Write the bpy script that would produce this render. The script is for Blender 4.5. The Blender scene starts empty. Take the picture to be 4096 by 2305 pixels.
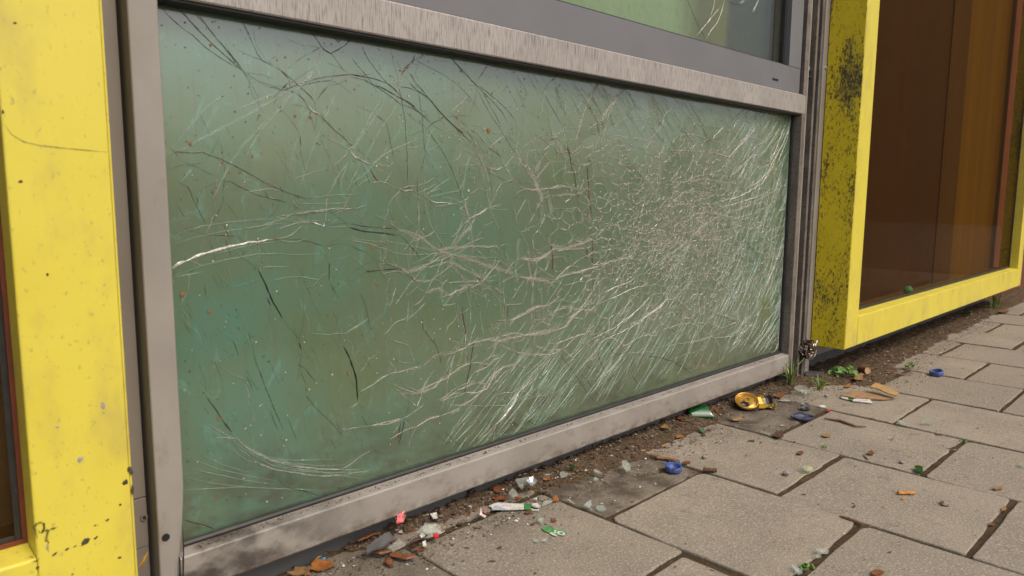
import bpy, bmesh, math, random
from mathutils import Vector, Matrix, noise
from mathutils.geometry import delaunay_2d_cdt

# ------------------------------------------------------------------ camera, sky, sun, exposure
SC = bpy.context.scene
COL = SC.collection
CAM = Vector((0.0, -0.9, 0.543))
RIGHT = Vector((0.7128897562, -0.7012464618, 0.0064494433))
DOWN = Vector((-0.0857195421, -0.0962631958, -0.991657984))
FWD = Vector((0.6960174966, 0.7063899752, -0.1287355719))
FPX = 2910.3364
cam = bpy.data.cameras.new('camera')
cam.sensor_width = 36.0
cam.lens = FPX / 4096 * 36
cam.clip_start = 0.02
cam.clip_end = 400
cam.dof.use_dof = True
cam.dof.focus_distance = 1.55
cam.dof.aperture_fstop = 9.0
co = bpy.data.objects.new('camera', cam)
COL.objects.link(co)
m3 = Matrix((RIGHT, -DOWN, -FWD)).transposed()
co.matrix_world = Matrix.Translation(CAM) @ m3.to_4x4()
SC.camera = co

SUN_AZ, SUN_EL = math.radians(174), math.radians(52)   # azimuth from +Y towards +X
world = bpy.data.worlds.new('World')
SC.world = world
world.use_nodes = True
wn = world.node_tree.nodes
sky = wn.new('ShaderNodeTexSky')
sky.sky_type = 'NISHITA'
sky.sun_disc = False
sky.sun_elevation = SUN_EL
sky.sun_rotation = SUN_AZ
sky.air_density = 1.0
sky.dust_density = 5.0
sky.ozone_density = 0.3
bg = wn['Background']
bg.inputs['Strength'].default_value = 0.15
world.node_tree.links.new(sky.outputs['Color'], bg.inputs['Color'])

sl = bpy.data.lights.new('sun', 'SUN')
sl.energy = 1.0
sl.angle = math.radians(16)
sl.color = (1.0, 0.89, 0.74)
so = bpy.data.objects.new('sun', sl)
COL.objects.link(so)
sd = Vector((math.sin(SUN_AZ) * math.cos(SUN_EL), math.cos(SUN_AZ) * math.cos(SUN_EL), math.sin(SUN_EL)))
so.rotation_euler = sd.to_track_quat('Z', 'Y').to_euler()

SC.view_settings.view_transform = 'Standard'
SC.view_settings.look = 'None'
SC.view_settings.gamma = 1.0
SC.view_settings.exposure = 0.22
SC.render.engine = 'CYCLES'
SC.cycles.transparent_max_bounces = 24
SC.cycles.max_bounces = 8
SC.cycles.caustics_reflective = False
SC.cycles.caustics_refractive = False

rnd = random.Random(7)
U = rnd.uniform

# ------------------------------------------------------------------ unprojecting helpers (measured points of the place)
def ray(x, y):
    return RIGHT * ((x - 2048) / FPX) + DOWN * ((y - 1152.5) / FPX) + FWD

def on_y(x, y, Y):
    d = ray(x, y)
    return CAM + d * ((Y - CAM.y) / d.y)

def on_z(x, y, Z=0.0):
    d = ray(x, y)
    return CAM + d * ((Z - CAM.z) / d.z)

# ------------------------------------------------------------------ materials
class NT:
    def __init__(self, name):
        self.m = bpy.data.materials.new(name)
        self.m.use_nodes = True
        self.t = self.m.node_tree
        self.b = self.t.nodes['Principled BSDF']
        self.out = self.t.nodes['Material Output']
        self.pos = None

    def n(self, typ, **kw):
        nd = self.t.nodes.new(typ)
        for k, v in kw.items():
            setattr(nd, k, v)
        return nd

    def l(self, a, b):
        self.t.links.new(a, b)

    def coord(self, stretch=(1, 1, 1), off=(0, 0, 0)):
        if self.pos is None:
            self.pos = self.n('ShaderNodeNewGeometry').outputs['Position']
        mp = self.n('ShaderNodeMapping')
        mp.inputs['Scale'].default_value = stretch
        mp.inputs['Location'].default_value = off
        self.l(self.pos, mp.inputs['Vector'])
        return mp.outputs['Vector']

    def noise(self, scale, detail=4, rough=0.55, stretch=(1, 1, 1), off=(0, 0, 0), dist=0.0):
        nd = self.n('ShaderNodeTexNoise')
        nd.inputs['Scale'].default_value = scale
        nd.inputs['Detail'].default_value = detail
        nd.inputs['Roughness'].default_value = rough
        nd.inputs['Distortion'].default_value = dist
        self.l(self.coord(stretch, off), nd.inputs['Vector'])
        return nd.outputs['Fac']

    def voro(self, scale, stretch=(1, 1, 1), out='Distance'):
        nd = self.n('ShaderNodeTexVoronoi')
        nd.inputs['Scale'].default_value = scale
        self.l(self.coord(stretch), nd.inputs['Vector'])
        return nd.outputs[out]

    def ramp(self, fac, a, b, lo=0.0, hi=1.0):
        nd = self.n('ShaderNodeMapRange', interpolation_type='SMOOTHSTEP')
        nd.inputs['From Min'].default_value = a
        nd.inputs['From Max'].default_value = b
        nd.inputs['To Min'].default_value = lo
        nd.inputs['To Max'].default_value = hi
        self.l(fac, nd.inputs['Value'])
        return nd.outputs['Result']

    def math(self, op, a, b):
        nd = self.n('ShaderNodeMath', operation=op)
        for i, v in enumerate((a, b)):
            if isinstance(v, (int, float)):
                nd.inputs[i].default_value = v
            else:
                self.l(v, nd.inputs[i])
        return nd.outputs[0]

    def mix(self, fac, a, b):
        nd = self.n('ShaderNodeMix', data_type='RGBA')
        if isinstance(fac, (int, float)):
            nd.inputs[0].default_value = fac
        else:
            self.l(fac, nd.inputs[0])
        for i, v in ((6, a), (7, b)):
            if isinstance(v, tuple):
                nd.inputs[i].default_value = (*v[:3], 1)
            else:
                self.l(v, nd.inputs[i])
        return nd.outputs[2]

    def bump(self, h, strength=0.3, dist=0.002):
        nd = self.n('ShaderNodeBump')
        nd.inputs['Strength'].default_value = strength
        nd.inputs['Distance'].default_value = dist
        self.l(h, nd.inputs['Height'])
        self.l(nd.outputs['Normal'], self.b.inputs['Normal'])

    def set(self, color=None, **kw):
        if color is not None:
            if isinstance(color, tuple):
                self.b.inputs['Base Color'].default_value = (*color[:3], 1)
            else:
                self.l(color, self.b.inputs['Base Color'])
        for k, v in kw.items():
            i = self.b.inputs[k.replace('_', ' ')]
            if isinstance(v, (int, float)):
                i.default_value = v
            else:
                self.l(v, i)
        return self.m


def surf(name, c1, c2=None, ns=15, stretch=(1, 1, 1), rough=0.6, spots=(), bump=None, **kw):
    """base colour varied by noise; spots = (scale, threshold, softness, colour, stretch, amount)"""
    t = NT(name)
    c = c1
    if c2 is not None:
        c = t.mix(t.ramp(t.noise(ns, 5, 0.6, stretch), 0.3, 0.7), c1, c2)
    for i, (s, th, sw, colr, st, am) in enumerate(spots):
        f = t.ramp(t.noise(s, 4, 0.65, st, (3.1 * i + 1, 5.7 * i, 2.3 * i)), th, th + sw, 0, am)
        c = t.mix(f, c, colr)
    t.set(c, Roughness=rough, **kw)
    if bump:
        t.bump(t.noise(bump[0], 5, 0.6), bump[1], bump[2])
    return t.m


ALU = surf('beige_aluminium', (0.315, 0.294, 0.268), (0.262, 0.243, 0.222), 9, (1, 1, 0.6), 0.42,
           [(420, 0.68, 0.06, (0.05, 0.035, 0.025), (1, 1, 0.8), 0.8), (34, 0.60, 0.16, (0.22, 0.18, 0.15), (1, 1, 0.5), 0.6)],
           (500, 0.06, 0.001))
ALU_STREAK = surf('beige_aluminium_streaked', (0.39, 0.364, 0.335), (0.325, 0.30, 0.275), 9, (1, 1, 0.6), 0.4,
                  [(620, 0.49, 0.12, (0.14, 0.115, 0.095), (1, 1, 0.055), 0.75), (90, 0.60, 0.15, (0.25, 0.22, 0.2), (1, 1, 0.15), 0.5),
                   (260, 0.71, 0.03, (0.05, 0.035, 0.025), (1, 1, 1), 0.8)],
                  (400, 0.06, 0.001))
ALU_SOOT = surf('beige_aluminium_scuffed', (0.40, 0.355, 0.31), (0.34, 0.295, 0.255), 9, (1, 1, 1), 0.5,
                [(330, 0.66, 0.05, (0.07, 0.05, 0.04), (1, 1, 1), 0.75), (16, 0.60, 0.2, (0.2, 0.165, 0.14), (0.7, 1, 1.4), 0.55)],
                (300, 0.08, 0.001))
def soot_front():
    # scuffed rail: a smoky smear near its left end
    t = NT('beige_aluminium_smoky_end')
    c = t.mix(t.ramp(t.noise(9), 0.3, 0.7), (0.32, 0.298, 0.268), (0.26, 0.24, 0.212))
    c = t.mix(t.ramp(t.noise(360, 4, 0.65), 0.63, 0.69, 0, 0.75), c, (0.07, 0.05, 0.04))
    c = t.mix(t.ramp(t.noise(28, 5, 0.65, (0.7, 1, 1.2)), 0.50, 0.72, 0, 0.6), c, (0.17, 0.135, 0.10))
    sx = t.n('ShaderNodeSeparateXYZ'); t.l(t.coord(), sx.inputs[0])
    low = t.math('MULTIPLY', t.ramp(sx.outputs['Z'], 0.038, 0.066, 0.8, 0.0), t.ramp(t.noise(60, 5, 0.7, (0.6, 1, 1), (2, 2, 5)), 0.38, 0.66))
    c = t.mix(low, c, (0.10, 0.075, 0.05))
    left = t.ramp(sx.outputs['X'], 0.33, 0.66, 1, 0)
    f = t.math('MULTIPLY', left, t.ramp(t.noise(14, 5, 0.6, (1, 1, 1.6), (4, 0, 1)), 0.36, 0.62, 0, 0.95))
    c = t.mix(f, c, (0.045, 0.036, 0.032))
    t.set(c, Roughness=0.48)
    t.bump(t.noise(500, 4), 0.06, 0.001)
    return t.m
ALU_SMOKE = soot_front()
ALU_DIRTY = surf('grimy_aluminium', (0.21, 0.18, 0.15), (0.12, 0.10, 0.085), 30, (1, 1, 0.5), 0.6,
                 [(230, 0.56, 0.08, (0.02, 0.016, 0.013), (1, 1, 0.7), 0.85)], (200, 0.2, 0.001))
SASH = surf('grey_sash_paint', (0.165, 0.162, 0.168), (0.15, 0.15, 0.155), 10, (1, 1, 1), 0.38,
            [(300, 0.74, 0.02, (0.5, 0.45, 0.4), (1, 1, 1), 0.7), (240, 0.66, 0.05, (0.08, 0.075, 0.07), (1, 1, 0.2), 0.4)], None)
PLINTH = surf('dark_grey_plinth', (0.10, 0.098, 0.098), (0.078, 0.075, 0.073), 20, (1, 1, 1), 0.7,
              [(300, 0.69, 0.04, (0.25, 0.22, 0.19), (1, 1, 1), 0.5), (60, 0.6, 0.1, (0.11, 0.085, 0.06), (1, 1, 1), 0.4)], (300, 0.1, 0.001))
PANEL = surf('taupe_panel', (0.20, 0.175, 0.15), (0.175, 0.15, 0.128), 6, (1, 1, 1), 0.5,
             [(160, 0.72, 0.03, (0.05, 0.035, 0.025), (1, 1, 1), 0.7)], None)
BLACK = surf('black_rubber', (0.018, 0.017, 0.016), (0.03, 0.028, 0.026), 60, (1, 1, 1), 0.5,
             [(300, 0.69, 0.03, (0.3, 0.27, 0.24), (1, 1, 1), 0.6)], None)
HOLLOW = surf('dark_cavity', (0.012, 0.01, 0.009), None, rough=0.9)
YEL = surf('yellow_paint', (0.71, 0.61, 0.075), (0.67, 0.565, 0.06), 7, (1, 1, 1), 0.38,
           [(11, 0.46, 0.28, (0.50, 0.40, 0.10), (1, 1, 0.55), 0.85), (150, 0.585, 0.12, (0.40, 0.325, 0.10), (1, 1, 0.7), 0.75), (90, 0.69, 0.03, (0.20, 0.14, 0.05), (1, 1, 1), 0.75), (380, 0.66, 0.04, (0.25, 0.18, 0.06), (1, 1, 1), 0.6)], (600, 0.03, 0.0006))
YEL_MOULD = surf('yellow_paint_mouldy', (0.70, 0.53, 0.012), (0.62, 0.46, 0.015), 14, (1, 1, 0.4), 0.5,
                 [(20, 0.52, 0.22, (0.24, 0.19, 0.05), (1, 1, 0.45), 0.55)], (250, 0.15, 0.001))
def mould():
    t = NT('yellow_paint_mouldy')
    c = t.mix(t.ramp(t.noise(14, 4, 0.6, (1, 1, 0.4)), 0.3, 0.7), (0.82, 0.64, 0.02), (0.74, 0.57, 0.02))
    area = t.noise(13, 4, 0.6, (1, 1, 0.5), (2, 0, 0.6))
    dd = t.n('ShaderNodeVectorMath', operation='DISTANCE')
    t.l(t.coord((0, 1, 0.42)), dd.inputs[0]); dd.inputs[1].default_value = (0, -0.062, 0.86 * 0.42)
    area = t.math('ADD', area, t.ramp(dd.outputs['Value'], 0.0, 0.075, 0.17, -0.03))
    c = t.mix(t.ramp(area, 0.50, 0.75, 0, 0.7), c, (0.25, 0.20, 0.06))
    fine = t.math('ADD', t.math('MULTIPLY', t.noise(190, 6, 0.78, (1, 1, 0.5)), 0.80), t.math('MULTIPLY', area, 0.26))
    c = t.mix(t.ramp(fine, 0.535, 0.60, 0, 0.9), c, (0.045, 0.04, 0.022))
    t.set(c, Roughness=0.5)
    t.bump(t.noise(250, 5, 0.6), 0.15, 0.001)
    return t.m
YEL_MOULD = mould()
RED_SEAL = surf('red_brown_seal', (0.17, 0.035, 0.012), (0.11, 0.028, 0.012), 40, rough=0.6)
RUST_WALL = surf('red_brown_wall', (0.17, 0.04, 0.014), (0.12, 0.03, 0.012), 12, rough=0.7)
WOODBOARD = surf('dark_brown_board', (0.048, 0.015, 0.006), (0.033, 0.011, 0.005), 18, (1, 1, 0.05), 0.5)
WOODSTRIP = surf('brown_strip', (0.075, 0.042, 0.017), (0.058, 0.031, 0.012), 18, (1, 1, 0.05), 0.5)
OLIVE = surf('olive_brown_board', (0.175, 0.112, 0.006), (0.13, 0.082, 0.005), 18, (1, 1, 0.05), 0.5)
FLOORIN = surf('box_floor', (0.12, 0.08, 0.02), (0.09, 0.06, 0.015), 12, rough=0.6)
PALEGREEN = surf('pale_green_blind', (0.34, 0.42, 0.27), (0.29, 0.365, 0.23), 6, (1, 1, 0.3), 0.6,
                 [(260, 0.66, 0.05, (0.12, 0.11, 0.07), (1, 1, 0.25), 0.6)])
def blind_mat():
    t = NT('blind_behind_upper_pane')
    sx = t.n('ShaderNodeSeparateXYZ'); t.l(t.coord(), sx.inputs[0])
    x = t.math('ADD', sx.outputs['X'], t.math('MULTIPLY', t.math('SUBTRACT', t.noise(9, 4, 0.6, (1, 1, 0.15)), 0.5), 0.16))
    c = t.mix(t.ramp(t.noise(5, 4, 0.6, (1, 1, 0.4)), 0.3, 0.7), (0.34, 0.42, 0.27), (0.27, 0.35, 0.21))
    c = t.mix(t.ramp(x, 1.44, 1.60), c, (0.13, 0.125, 0.055))
    c = t.mix(t.ramp(x, 1.60, 1.66), c, (0.15, 0.135, 0.03))
    c = t.mix(t.ramp(x, 1.70, 1.74), c, (0.025, 0.03, 0.022))
    c = t.mix(t.ramp(t.noise(260, 4, 0.65, (1, 1, 0.2)), 0.6, 0.66, 0, 0.6), c, (0.10, 0.10, 0.06))
    t.set(c, Roughness=0.6)
    return t.m
BLIND = blind_mat()
DARKREV = surf('dark_reveal', (0.03, 0.035, 0.025), (0.02, 0.025, 0.02), 20, (1, 1, 0.2), 0.7)
OLIVEREV = surf('olive_reveal', (0.14, 0.12, 0.02), (0.11, 0.09, 0.018), 20, (1, 1, 0.1), 0.7)
BROWNREV = surf('brown_reveal', (0.11, 0.085, 0.045), (0.09, 0.10, 0.05), 25, (1, 1, 0.1), 0.7)


def pane_mat():
    t = NT('green_laminated_glass')
    sx = t.n('ShaderNodeSeparateXYZ'); t.l(t.coord(), sx.inputs[0])
    base = t.mix(t.ramp(t.noise(5, 4, 0.6), 0.35, 0.65), (0.086, 0.142, 0.062), (0.096, 0.144, 0.074))
    lx = t.ramp(sx.outputs['X'], 0.35, 1.15, 1.0, 0.0)
    patch = t.ramp(t.noise(4.5, 5, 0.62, (1, 1, 0.8), (2.3, 0, 4.1)), 0.36, 0.64)
    f = t.math('MULTIPLY', patch, t.math('ADD', t.math('MULTIPLY', lx, 0.75), 0.18))
    base = t.mix(f, base, (0.072, 0.178, 0.120))
    scr = t.ramp(t.noise(26, 6, 0.75, (1, 1, 0.55), (9, 0, 2), 1.2), 0.55, 0.66, 0, 0.5)
    base = t.mix(t.math('MULTIPLY', scr, t.math('ADD', t.math('MULTIPLY', lx, 0.8), 0.1)), base, (0.11, 0.30, 0.24))
    vs = t.ramp(t.noise(120, 4, 0.6, (1, 1, 0.06)), 0.52, 0.75, 0, 0.35)
    base = t.mix(vs, base, (0.075, 0.10, 0.05))
    dust = t.ramp(t.noise(11, 5, 0.7, (1, 1, 0.8), (1, 0, 7)), 0.4, 0.75, 0, 0.35)
    base = t.mix(t.math('MULTIPLY', dust, t.ramp(sx.outputs['X'], 0.7, 1.3)), base, (0.15, 0.165, 0.115))
    # sooty smear low on the left
    sm = t.ramp(t.noise(16, 5, 0.6, (1, 1, 1), (5, 0, 3)), 0.33, 0.58)
    d1 = t.n('ShaderNodeVectorMath', operation='DISTANCE')
    t.l(t.coord((1, 0, 1.2)), d1.inputs[0]); d1.inputs[1].default_value = (0.425, 0, 0.148 * 1.2)
    sm = t.math('MULTIPLY', sm, t.ramp(d1.outputs['Value'], 0.015, 0.075, 0.7, 0))
    base = t.mix(sm, base, (0.03, 0.03, 0.025))
    low = t.math('MULTIPLY', t.ramp(sx.outputs['Z'], 0.09, 0.26, 0.8, 0), t.ramp(t.noise(30, 5, 0.65, (0.5, 1, 1)), 0.3, 0.65))  # darker reflection towards the foot of the pane, put into the colour
    base = t.mix(low, base, (0.05, 0.06, 0.035))
    spk = t.ramp(t.noise(520, 3, 0.6, (1, 1, 0.8)), 0.665, 0.70, 0, 0.7)
    base = t.mix(spk, base, (0.08, 0.055, 0.03))
    t.set(base, Roughness=0.3, Coat_Weight=1.0, Coat_Roughness=0.13, Coat_IOR=2.0, Specular_IOR_Level=0.6)
    h = t.noise(7, 3, 0.5, (1, 1, 1))
    nd = t.n('ShaderNodeBump'); nd.inputs['Strength'].default_value = 0.25; nd.inputs['Distance'].default_value = 0.004
    t.l(h, nd.inputs['Height'])
    # every shard sits at its own slight angle, so the mirrored sky jumps from piece to piece
    vo = t.n('ShaderNodeTexVoronoi'); vo.inputs['Scale'].default_value = 13
    t.l(t.coord((1, 0, 1)), vo.inputs['Vector'])
    v1 = t.n('ShaderNodeVectorMath', operation='SUBTRACT'); t.l(vo.outputs['Color'], v1.inputs[0]); v1.inputs[1].default_value = (.5, .5, .5)
    v2 = t.n('ShaderNodeVectorMath', operation='SCALE'); t.l(v1.outputs[0], v2.inputs[0])
    t.l(t.ramp(sx.outputs['X'], 0.55, 1.2, 0.012, 0.055), v2.inputs['Scale'])
    v3 = t.n('ShaderNodeVectorMath', operation='ADD'); t.l(nd.outputs['Normal'], v3.inputs[0]); t.l(v2.outputs[0], v3.inputs[1])
    v4 = t.n('ShaderNodeVectorMath', operation='NORMALIZE'); t.l(v3.outputs[0], v4.inputs[0])
    t.l(v4.outputs[0], t.b.inputs['Coat Normal'])
    return t.m
PANE = pane_mat()


def clear_mat(name, tint, gloss_rough=0.02, body=0.0, body_col=(0.5, 0.5, 0.5), ior=1.5):
    """see-through sheet: tinted transparency, fresnel reflection, a little dusty body"""
    t = NT(name)
    tr = t.n('ShaderNodeBsdfTransparent'); tr.inputs[0].default_value = (*tint, 1)
    gl = t.n('ShaderNodeBsdfGlossy'); gl.inputs['Roughness'].default_value = gloss_rough
    gl.inputs['Color'].default_value = (1, 1, 1, 1)
    fr = t.n('ShaderNodeFresnel')
    geo = t.n('ShaderNodeNewGeometry')       # same reflectance from either side of the sheet
    mr = t.n('ShaderNodeMapRange'); mr.inputs['To Min'].default_value = ior; mr.inputs['To Max'].default_value = 1 / ior
    t.l(geo.outputs['Backfacing'], mr.inputs['Value']); t.l(mr.outputs['Result'], fr.inputs[0])
    df = t.n('ShaderNodeBsdfDiffuse'); df.inputs[0].default_value = (*body_col, 1)
    m1 = t.n('ShaderNodeMixShader')
    m1.inputs[0].default_value = body
    if body > 0:
        t.l(t.ramp(t.noise(60, 3, 0.5), 0.35, 0.7, body * 0.75, body * 1.25), m1.inputs[0])
    t.l(tr.outputs[0], m1.inputs[1]); t.l(df.outputs[0], m1.inputs[2])
    m2 = t.n('ShaderNodeMixShader')
    t.l(fr.outputs[0], m2.inputs[0]); t.l(m1.outputs[0], m2.inputs[1]); t.l(gl.outputs[0], m2.inputs[2])
    t.t.nodes.remove(t.b)
    t.l(m2.outputs[0], t.out.inputs[0])
    return t.m
GLASS_TINT = clear_mat('brown_tinted_glass', (0.86, 0.76, 0.58), 0.01, 0.010, (0.4, 0.35, 0.25), 1.06)
GLASS_UP = clear_mat('clear_dirty_glass', (0.90, 0.94, 0.88), 0.02, 0.05, (0.35, 0.33, 0.25), 1.25)
SHARD_CLEAR = clear_mat('clear_shard', (0.88, 0.93, 0.90), 0.05, 0.22, (0.72, 0.74, 0.68), 1.6)
SHARD_PANE = clear_mat('pane_splinter', (0.90, 0.95, 0.90), 0.12, 0.10, (0.6, 0.6, 0.52), 1.35)
SHARD_GREEN = surf('green_bottle_glass', (0.006, 0.055, 0.012), (0.012, 0.11, 0.022), 60, rough=0.12, Coat_Weight=1.0, Coat_Roughness=0.05, Specular_IOR_Level=0.8)
SHARD_GREEN_D = surf('dark_green_bottle_glass', (0.006, 0.035, 0.012), (0.01, 0.06, 0.02), 60, rough=0.15, Coat_Weight=1.0)


def crack_mat(name, col, alpha, rough=0.35, nscale=260, lo=0.35, hi=0.62, spec=0.5, floor=0.45):
    t = NT(name)
    a = t.n('ShaderNodeAttribute', attribute_name='cov')
    f = t.ramp(t.noise(nscale, 4, 0.7), lo, hi, floor, 1.0)
    al = t.math('MULTIPLY', t.math('MULTIPLY', a.outputs['Fac'], f), alpha)
    t.set(col, Roughness=rough, Alpha=al, Specular_IOR_Level=spec)
    return t.m
CR = {
    'd': crack_mat('crack_dark', (0.035, 0.027, 0.022), 1.3),
    'D': crack_mat('crack_black', (0.015, 0.013, 0.011), 1.4, lo=0.2, hi=0.4),
    'o': crack_mat('crack_olive', (0.055, 0.064, 0.034), 1.1),
    'w': crack_mat('crack_white', (0.88, 0.85, 0.79), 1.2, 0.22, 330, spec=0.9),
    'g': crack_mat('crack_pale_green', (0.48, 0.64, 0.56), 0.75, 0.3, 70, 0.3, 0.7, floor=0.55),
    'p': crack_mat('crack_powder', (0.50, 0.445, 0.375), 0.9, 0.45, 420, 0.36, 0.62),
    'R': crack_mat('crack_red_brown', (0.10, 0.05, 0.038), 1.4, lo=0.2, hi=0.4),
    't': crack_mat('scratch_teal', (0.11, 0.38, 0.30), 0.42, 0.4, 160),
}

PAVER = None
def paver_mat():
    t = NT('concrete_paver')
    c = t.mix(t.ramp(t.noise(7, 5, 0.6), 0.3, 0.7), (0.315, 0.272, 0.212), (0.25, 0.216, 0.17))
    oi = t.n('ShaderNodeObjectInfo')
    c = t.mix(t.ramp(oi.outputs['Random'], 0, 1, 0, 0.6), c, (0.225, 0.195, 0.155))
    c = t.mix(t.ramp(t.noise(24, 5, 0.7, (1, 1, 1), (6, 2, 0)), 0.55, 0.70, 0, 0.55), c, (0.13, 0.112, 0.09))
    c = t.mix(t.ramp(t.noise(2.2, 4, 0.6, (1, 1, 1), (1, 8, 0)), 0.42, 0.62, 0, 0.35), c, (0.16, 0.145, 0.12))
    g = t.noise(260, 3, 0.6)
    c = t.mix(t.ramp(g, 0.50, 0.66, 0, 0.8), c, (0.44, 0.385, 0.31))
    c = t.mix(t.ramp(t.noise(290, 3, 0.6, (1, 1, 1), (5, 1, 0)), 0.55, 0.68, 0, 0.7), c, (0.14, 0.115, 0.086))
    c = t.mix(t.ramp(t.noise(850, 2, 0.5), 0.62, 0.72, 0, 0.6), c, (0.55, 0.50, 0.42))
    c = t.mix(t.ramp(t.noise(950, 2, 0.5, (1, 1, 1), (2, 2, 0)), 0.62, 0.70, 0, 0.7), c, (0.05, 0.042, 0.033))
    # grime that gathers along the foot of the wall and darkens the half tiles there
    sx = t.n('ShaderNodeSeparateXYZ'); t.l(t.coord(), sx.inputs[0])
    near = t.math('MULTIPLY', t.ramp(sx.outputs['Y'], -0.30, 0.0), t.ramp(t.noise(6, 5, 0.6, (1, 1, 1), (3, 3, 0)), 0.35, 0.75))
    c = t.mix(t.math('MULTIPLY', near, 0.5), c, (0.085, 0.066, 0.048))
    at = t.n('ShaderNodeAttribute', attribute_name='grime')
    c = t.mix(t.math('MULTIPLY', at.outputs['Fac'], t.ramp(t.noise(13, 5, 0.65, (1, 1, 1), (7, 3, 0)), 0.36, 0.60, 0.92, 0.35)), c, (0.072, 0.056, 0.042))
    t.set(c, Roughness=0.85, Specular_IOR_Level=0.25)
    t.bump(t.noise(420, 4, 0.7), 0.45, 0.0016)
    return t.m
PAVER = paver_mat()


def soil_mat():
    t = NT('brown_soil')
    c = t.mix(t.ramp(t.noise(35, 6, 0.7), 0.3, 0.7), (0.075, 0.05, 0.03), (0.145, 0.10, 0.062))
    c = t.mix(t.ramp(t.noise(200, 4, 0.7), 0.55, 0.68, 0, 0.8), c, (0.035, 0.024, 0.016))
    c = t.mix(t.ramp(t.noise(260, 3, 0.7, (1, 1, 1), (4, 4, 4)), 0.62, 0.68, 0, 0.7), c, (0.27, 0.21, 0.15))
    c = t.mix(t.ramp(t.noise(120, 4, 0.7, (1, 1, 1), (8, 4, 1)), 0.66, 0.72, 0, 0.8), c, (0.16, 0.06, 0.025))
    moss = t.math('MULTIPLY', t.ramp(t.noise(12, 4, 0.6, (1, 1, 1), (1, 9, 1)), 0.5, 0.64), t.ramp(t.noise(150, 3, 0.6), 0.45, 0.6))
    c = t.mix(t.math('MULTIPLY', moss, 0.75), c, (0.055, 0.062, 0.016))
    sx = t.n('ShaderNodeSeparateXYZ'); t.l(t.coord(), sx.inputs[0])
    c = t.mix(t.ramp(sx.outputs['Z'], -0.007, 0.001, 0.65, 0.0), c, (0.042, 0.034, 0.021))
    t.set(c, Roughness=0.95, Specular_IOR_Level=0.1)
    t.bump(t.noise(240, 5, 0.75), 0.9, 0.004)
    return t.m
SOIL = soil_mat()
GROUND = surf('street_asphalt', (0.075, 0.072, 0.066), (0.06, 0.057, 0.052), 3, rough=0.9, spots=[(40, 0.6, 0.1, (0.1, 0.09, 0.075), (1, 1, 1), 0.6)])


def crumb_mat(name, cols):
    t = NT(name)
    a = t.n('ShaderNodeAttribute', attribute_name='tone')
    r = t.n('ShaderNodeValToRGB')
    r.color_ramp.interpolation = 'CONSTANT'
    el = r.color_ramp.elements
    while len(el) < len(cols):
        el.new(0.5)
    for i, (p, c) in enumerate(cols):
        el[i].position = p
        el[i].color = (*c, 1)
    t.l(a.outputs['Fac'], r.inputs[0])
    c = t.mix(t.ramp(t.noise(300, 3), 0.3, 0.7, 0, 0.5), r.outputs[0], (0.06, 0.045, 0.03))
    t.set(c, Roughness=0.85)
    return t.m
CRUMB = crumb_mat('soil_crumbs', [(0, (0.075, 0.05, 0.03)), (0.25, (0.12, 0.085, 0.052)), (0.5, (0.17, 0.125, 0.082)), (0.68, (0.045, 0.03, 0.02)),
                                  (0.82, (0.15, 0.055, 0.022)), (0.92, (0.24, 0.19, 0.135)), (0.972, (0.5, 0.47, 0.42))])
GRIT = crumb_mat('paving_grit', [(0, (0.30, 0.25, 0.19)), (0.3, (0.08, 0.055, 0.035)), (0.55, (0.19, 0.075, 0.03)), (0.7, (0.5, 0.46, 0.4)), (0.82, (0.24, 0.13, 0.06)), (0.94, (0.66, 0.64, 0.6))])
SPECK = crumb_mat('pane_specks', [(0, (0.05, 0.035, 0.022)), (0.62, (0.12, 0.06, 0.025)), (0.76, (0.55, 0.54, 0.48)), (0.93, (0.30, 0.13, 0.035))])

def flat(name, c, c2=None, ns=120, rough=0.5, **kw):
    # litter: the plain colour under a film of soil
    return surf(name, c, c2, ns, rough=rough, spots=[(110, 0.52, 0.16, (0.13, 0.10, 0.07), (1, 1, 1), 0.6), (420, 0.60, 0.05, (0.06, 0.045, 0.03), (1, 1, 1), 0.6)], **kw)
LEAF = [flat('leaf_rust', (0.23, 0.075, 0.02), (0.12, 0.04, 0.014)), flat('leaf_tan', (0.33, 0.20, 0.09), (0.22, 0.12, 0.05)),
        flat('leaf_dark', (0.09, 0.042, 0.02), (0.05, 0.026, 0.014)), flat('leaf_orange', (0.36, 0.15, 0.035), (0.24, 0.08, 0.02))]
BARK = flat('bark', (0.18, 0.075, 0.03), (0.09, 0.04, 0.018))
WOOD = flat('cut_wood', (0.50, 0.33, 0.17), (0.38, 0.23, 0.11))
CARD = flat('cardboard', (0.42, 0.26, 0.10), (0.34, 0.20, 0.075), 60, 0.8)
CARD2 = flat('cardboard_inner', (0.36, 0.22, 0.11), (0.27, 0.155, 0.075), 60, 0.8)
PAPER = flat('dirty_white_paper', (0.68, 0.66, 0.62), (0.55, 0.53, 0.49), 80, 0.6)
PAPER_G = flat('green_print', (0.012, 0.19, 0.04), (0.03, 0.28, 0.07), 90, 0.4)
PAPER_L = flat('light_green_print', (0.10, 0.36, 0.09), (0.03, 0.24, 0.07), 150, 0.4)
PAPER_B = flat('grey_blue_print', (0.40, 0.45, 0.52), None, rough=0.5)
BLUE = flat('blue_plastic', (0.014, 0.085, 0.42), (0.09, 0.11, 0.22), 110, 0.45)
NAVY = flat('dark_blue_plastic', (0.012, 0.024, 0.085), (0.06, 0.06, 0.09), 110, 0.5)
REDP = flat('red_plastic', (0.62, 0.02, 0.035), (0.5, 0.015, 0.03), 50, 0.2)
PINKP = flat('pink_film', (0.75, 0.22, 0.24), (0.7, 0.06, 0.09), 90, 0.15, Coat_Weight=0.6)
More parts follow.
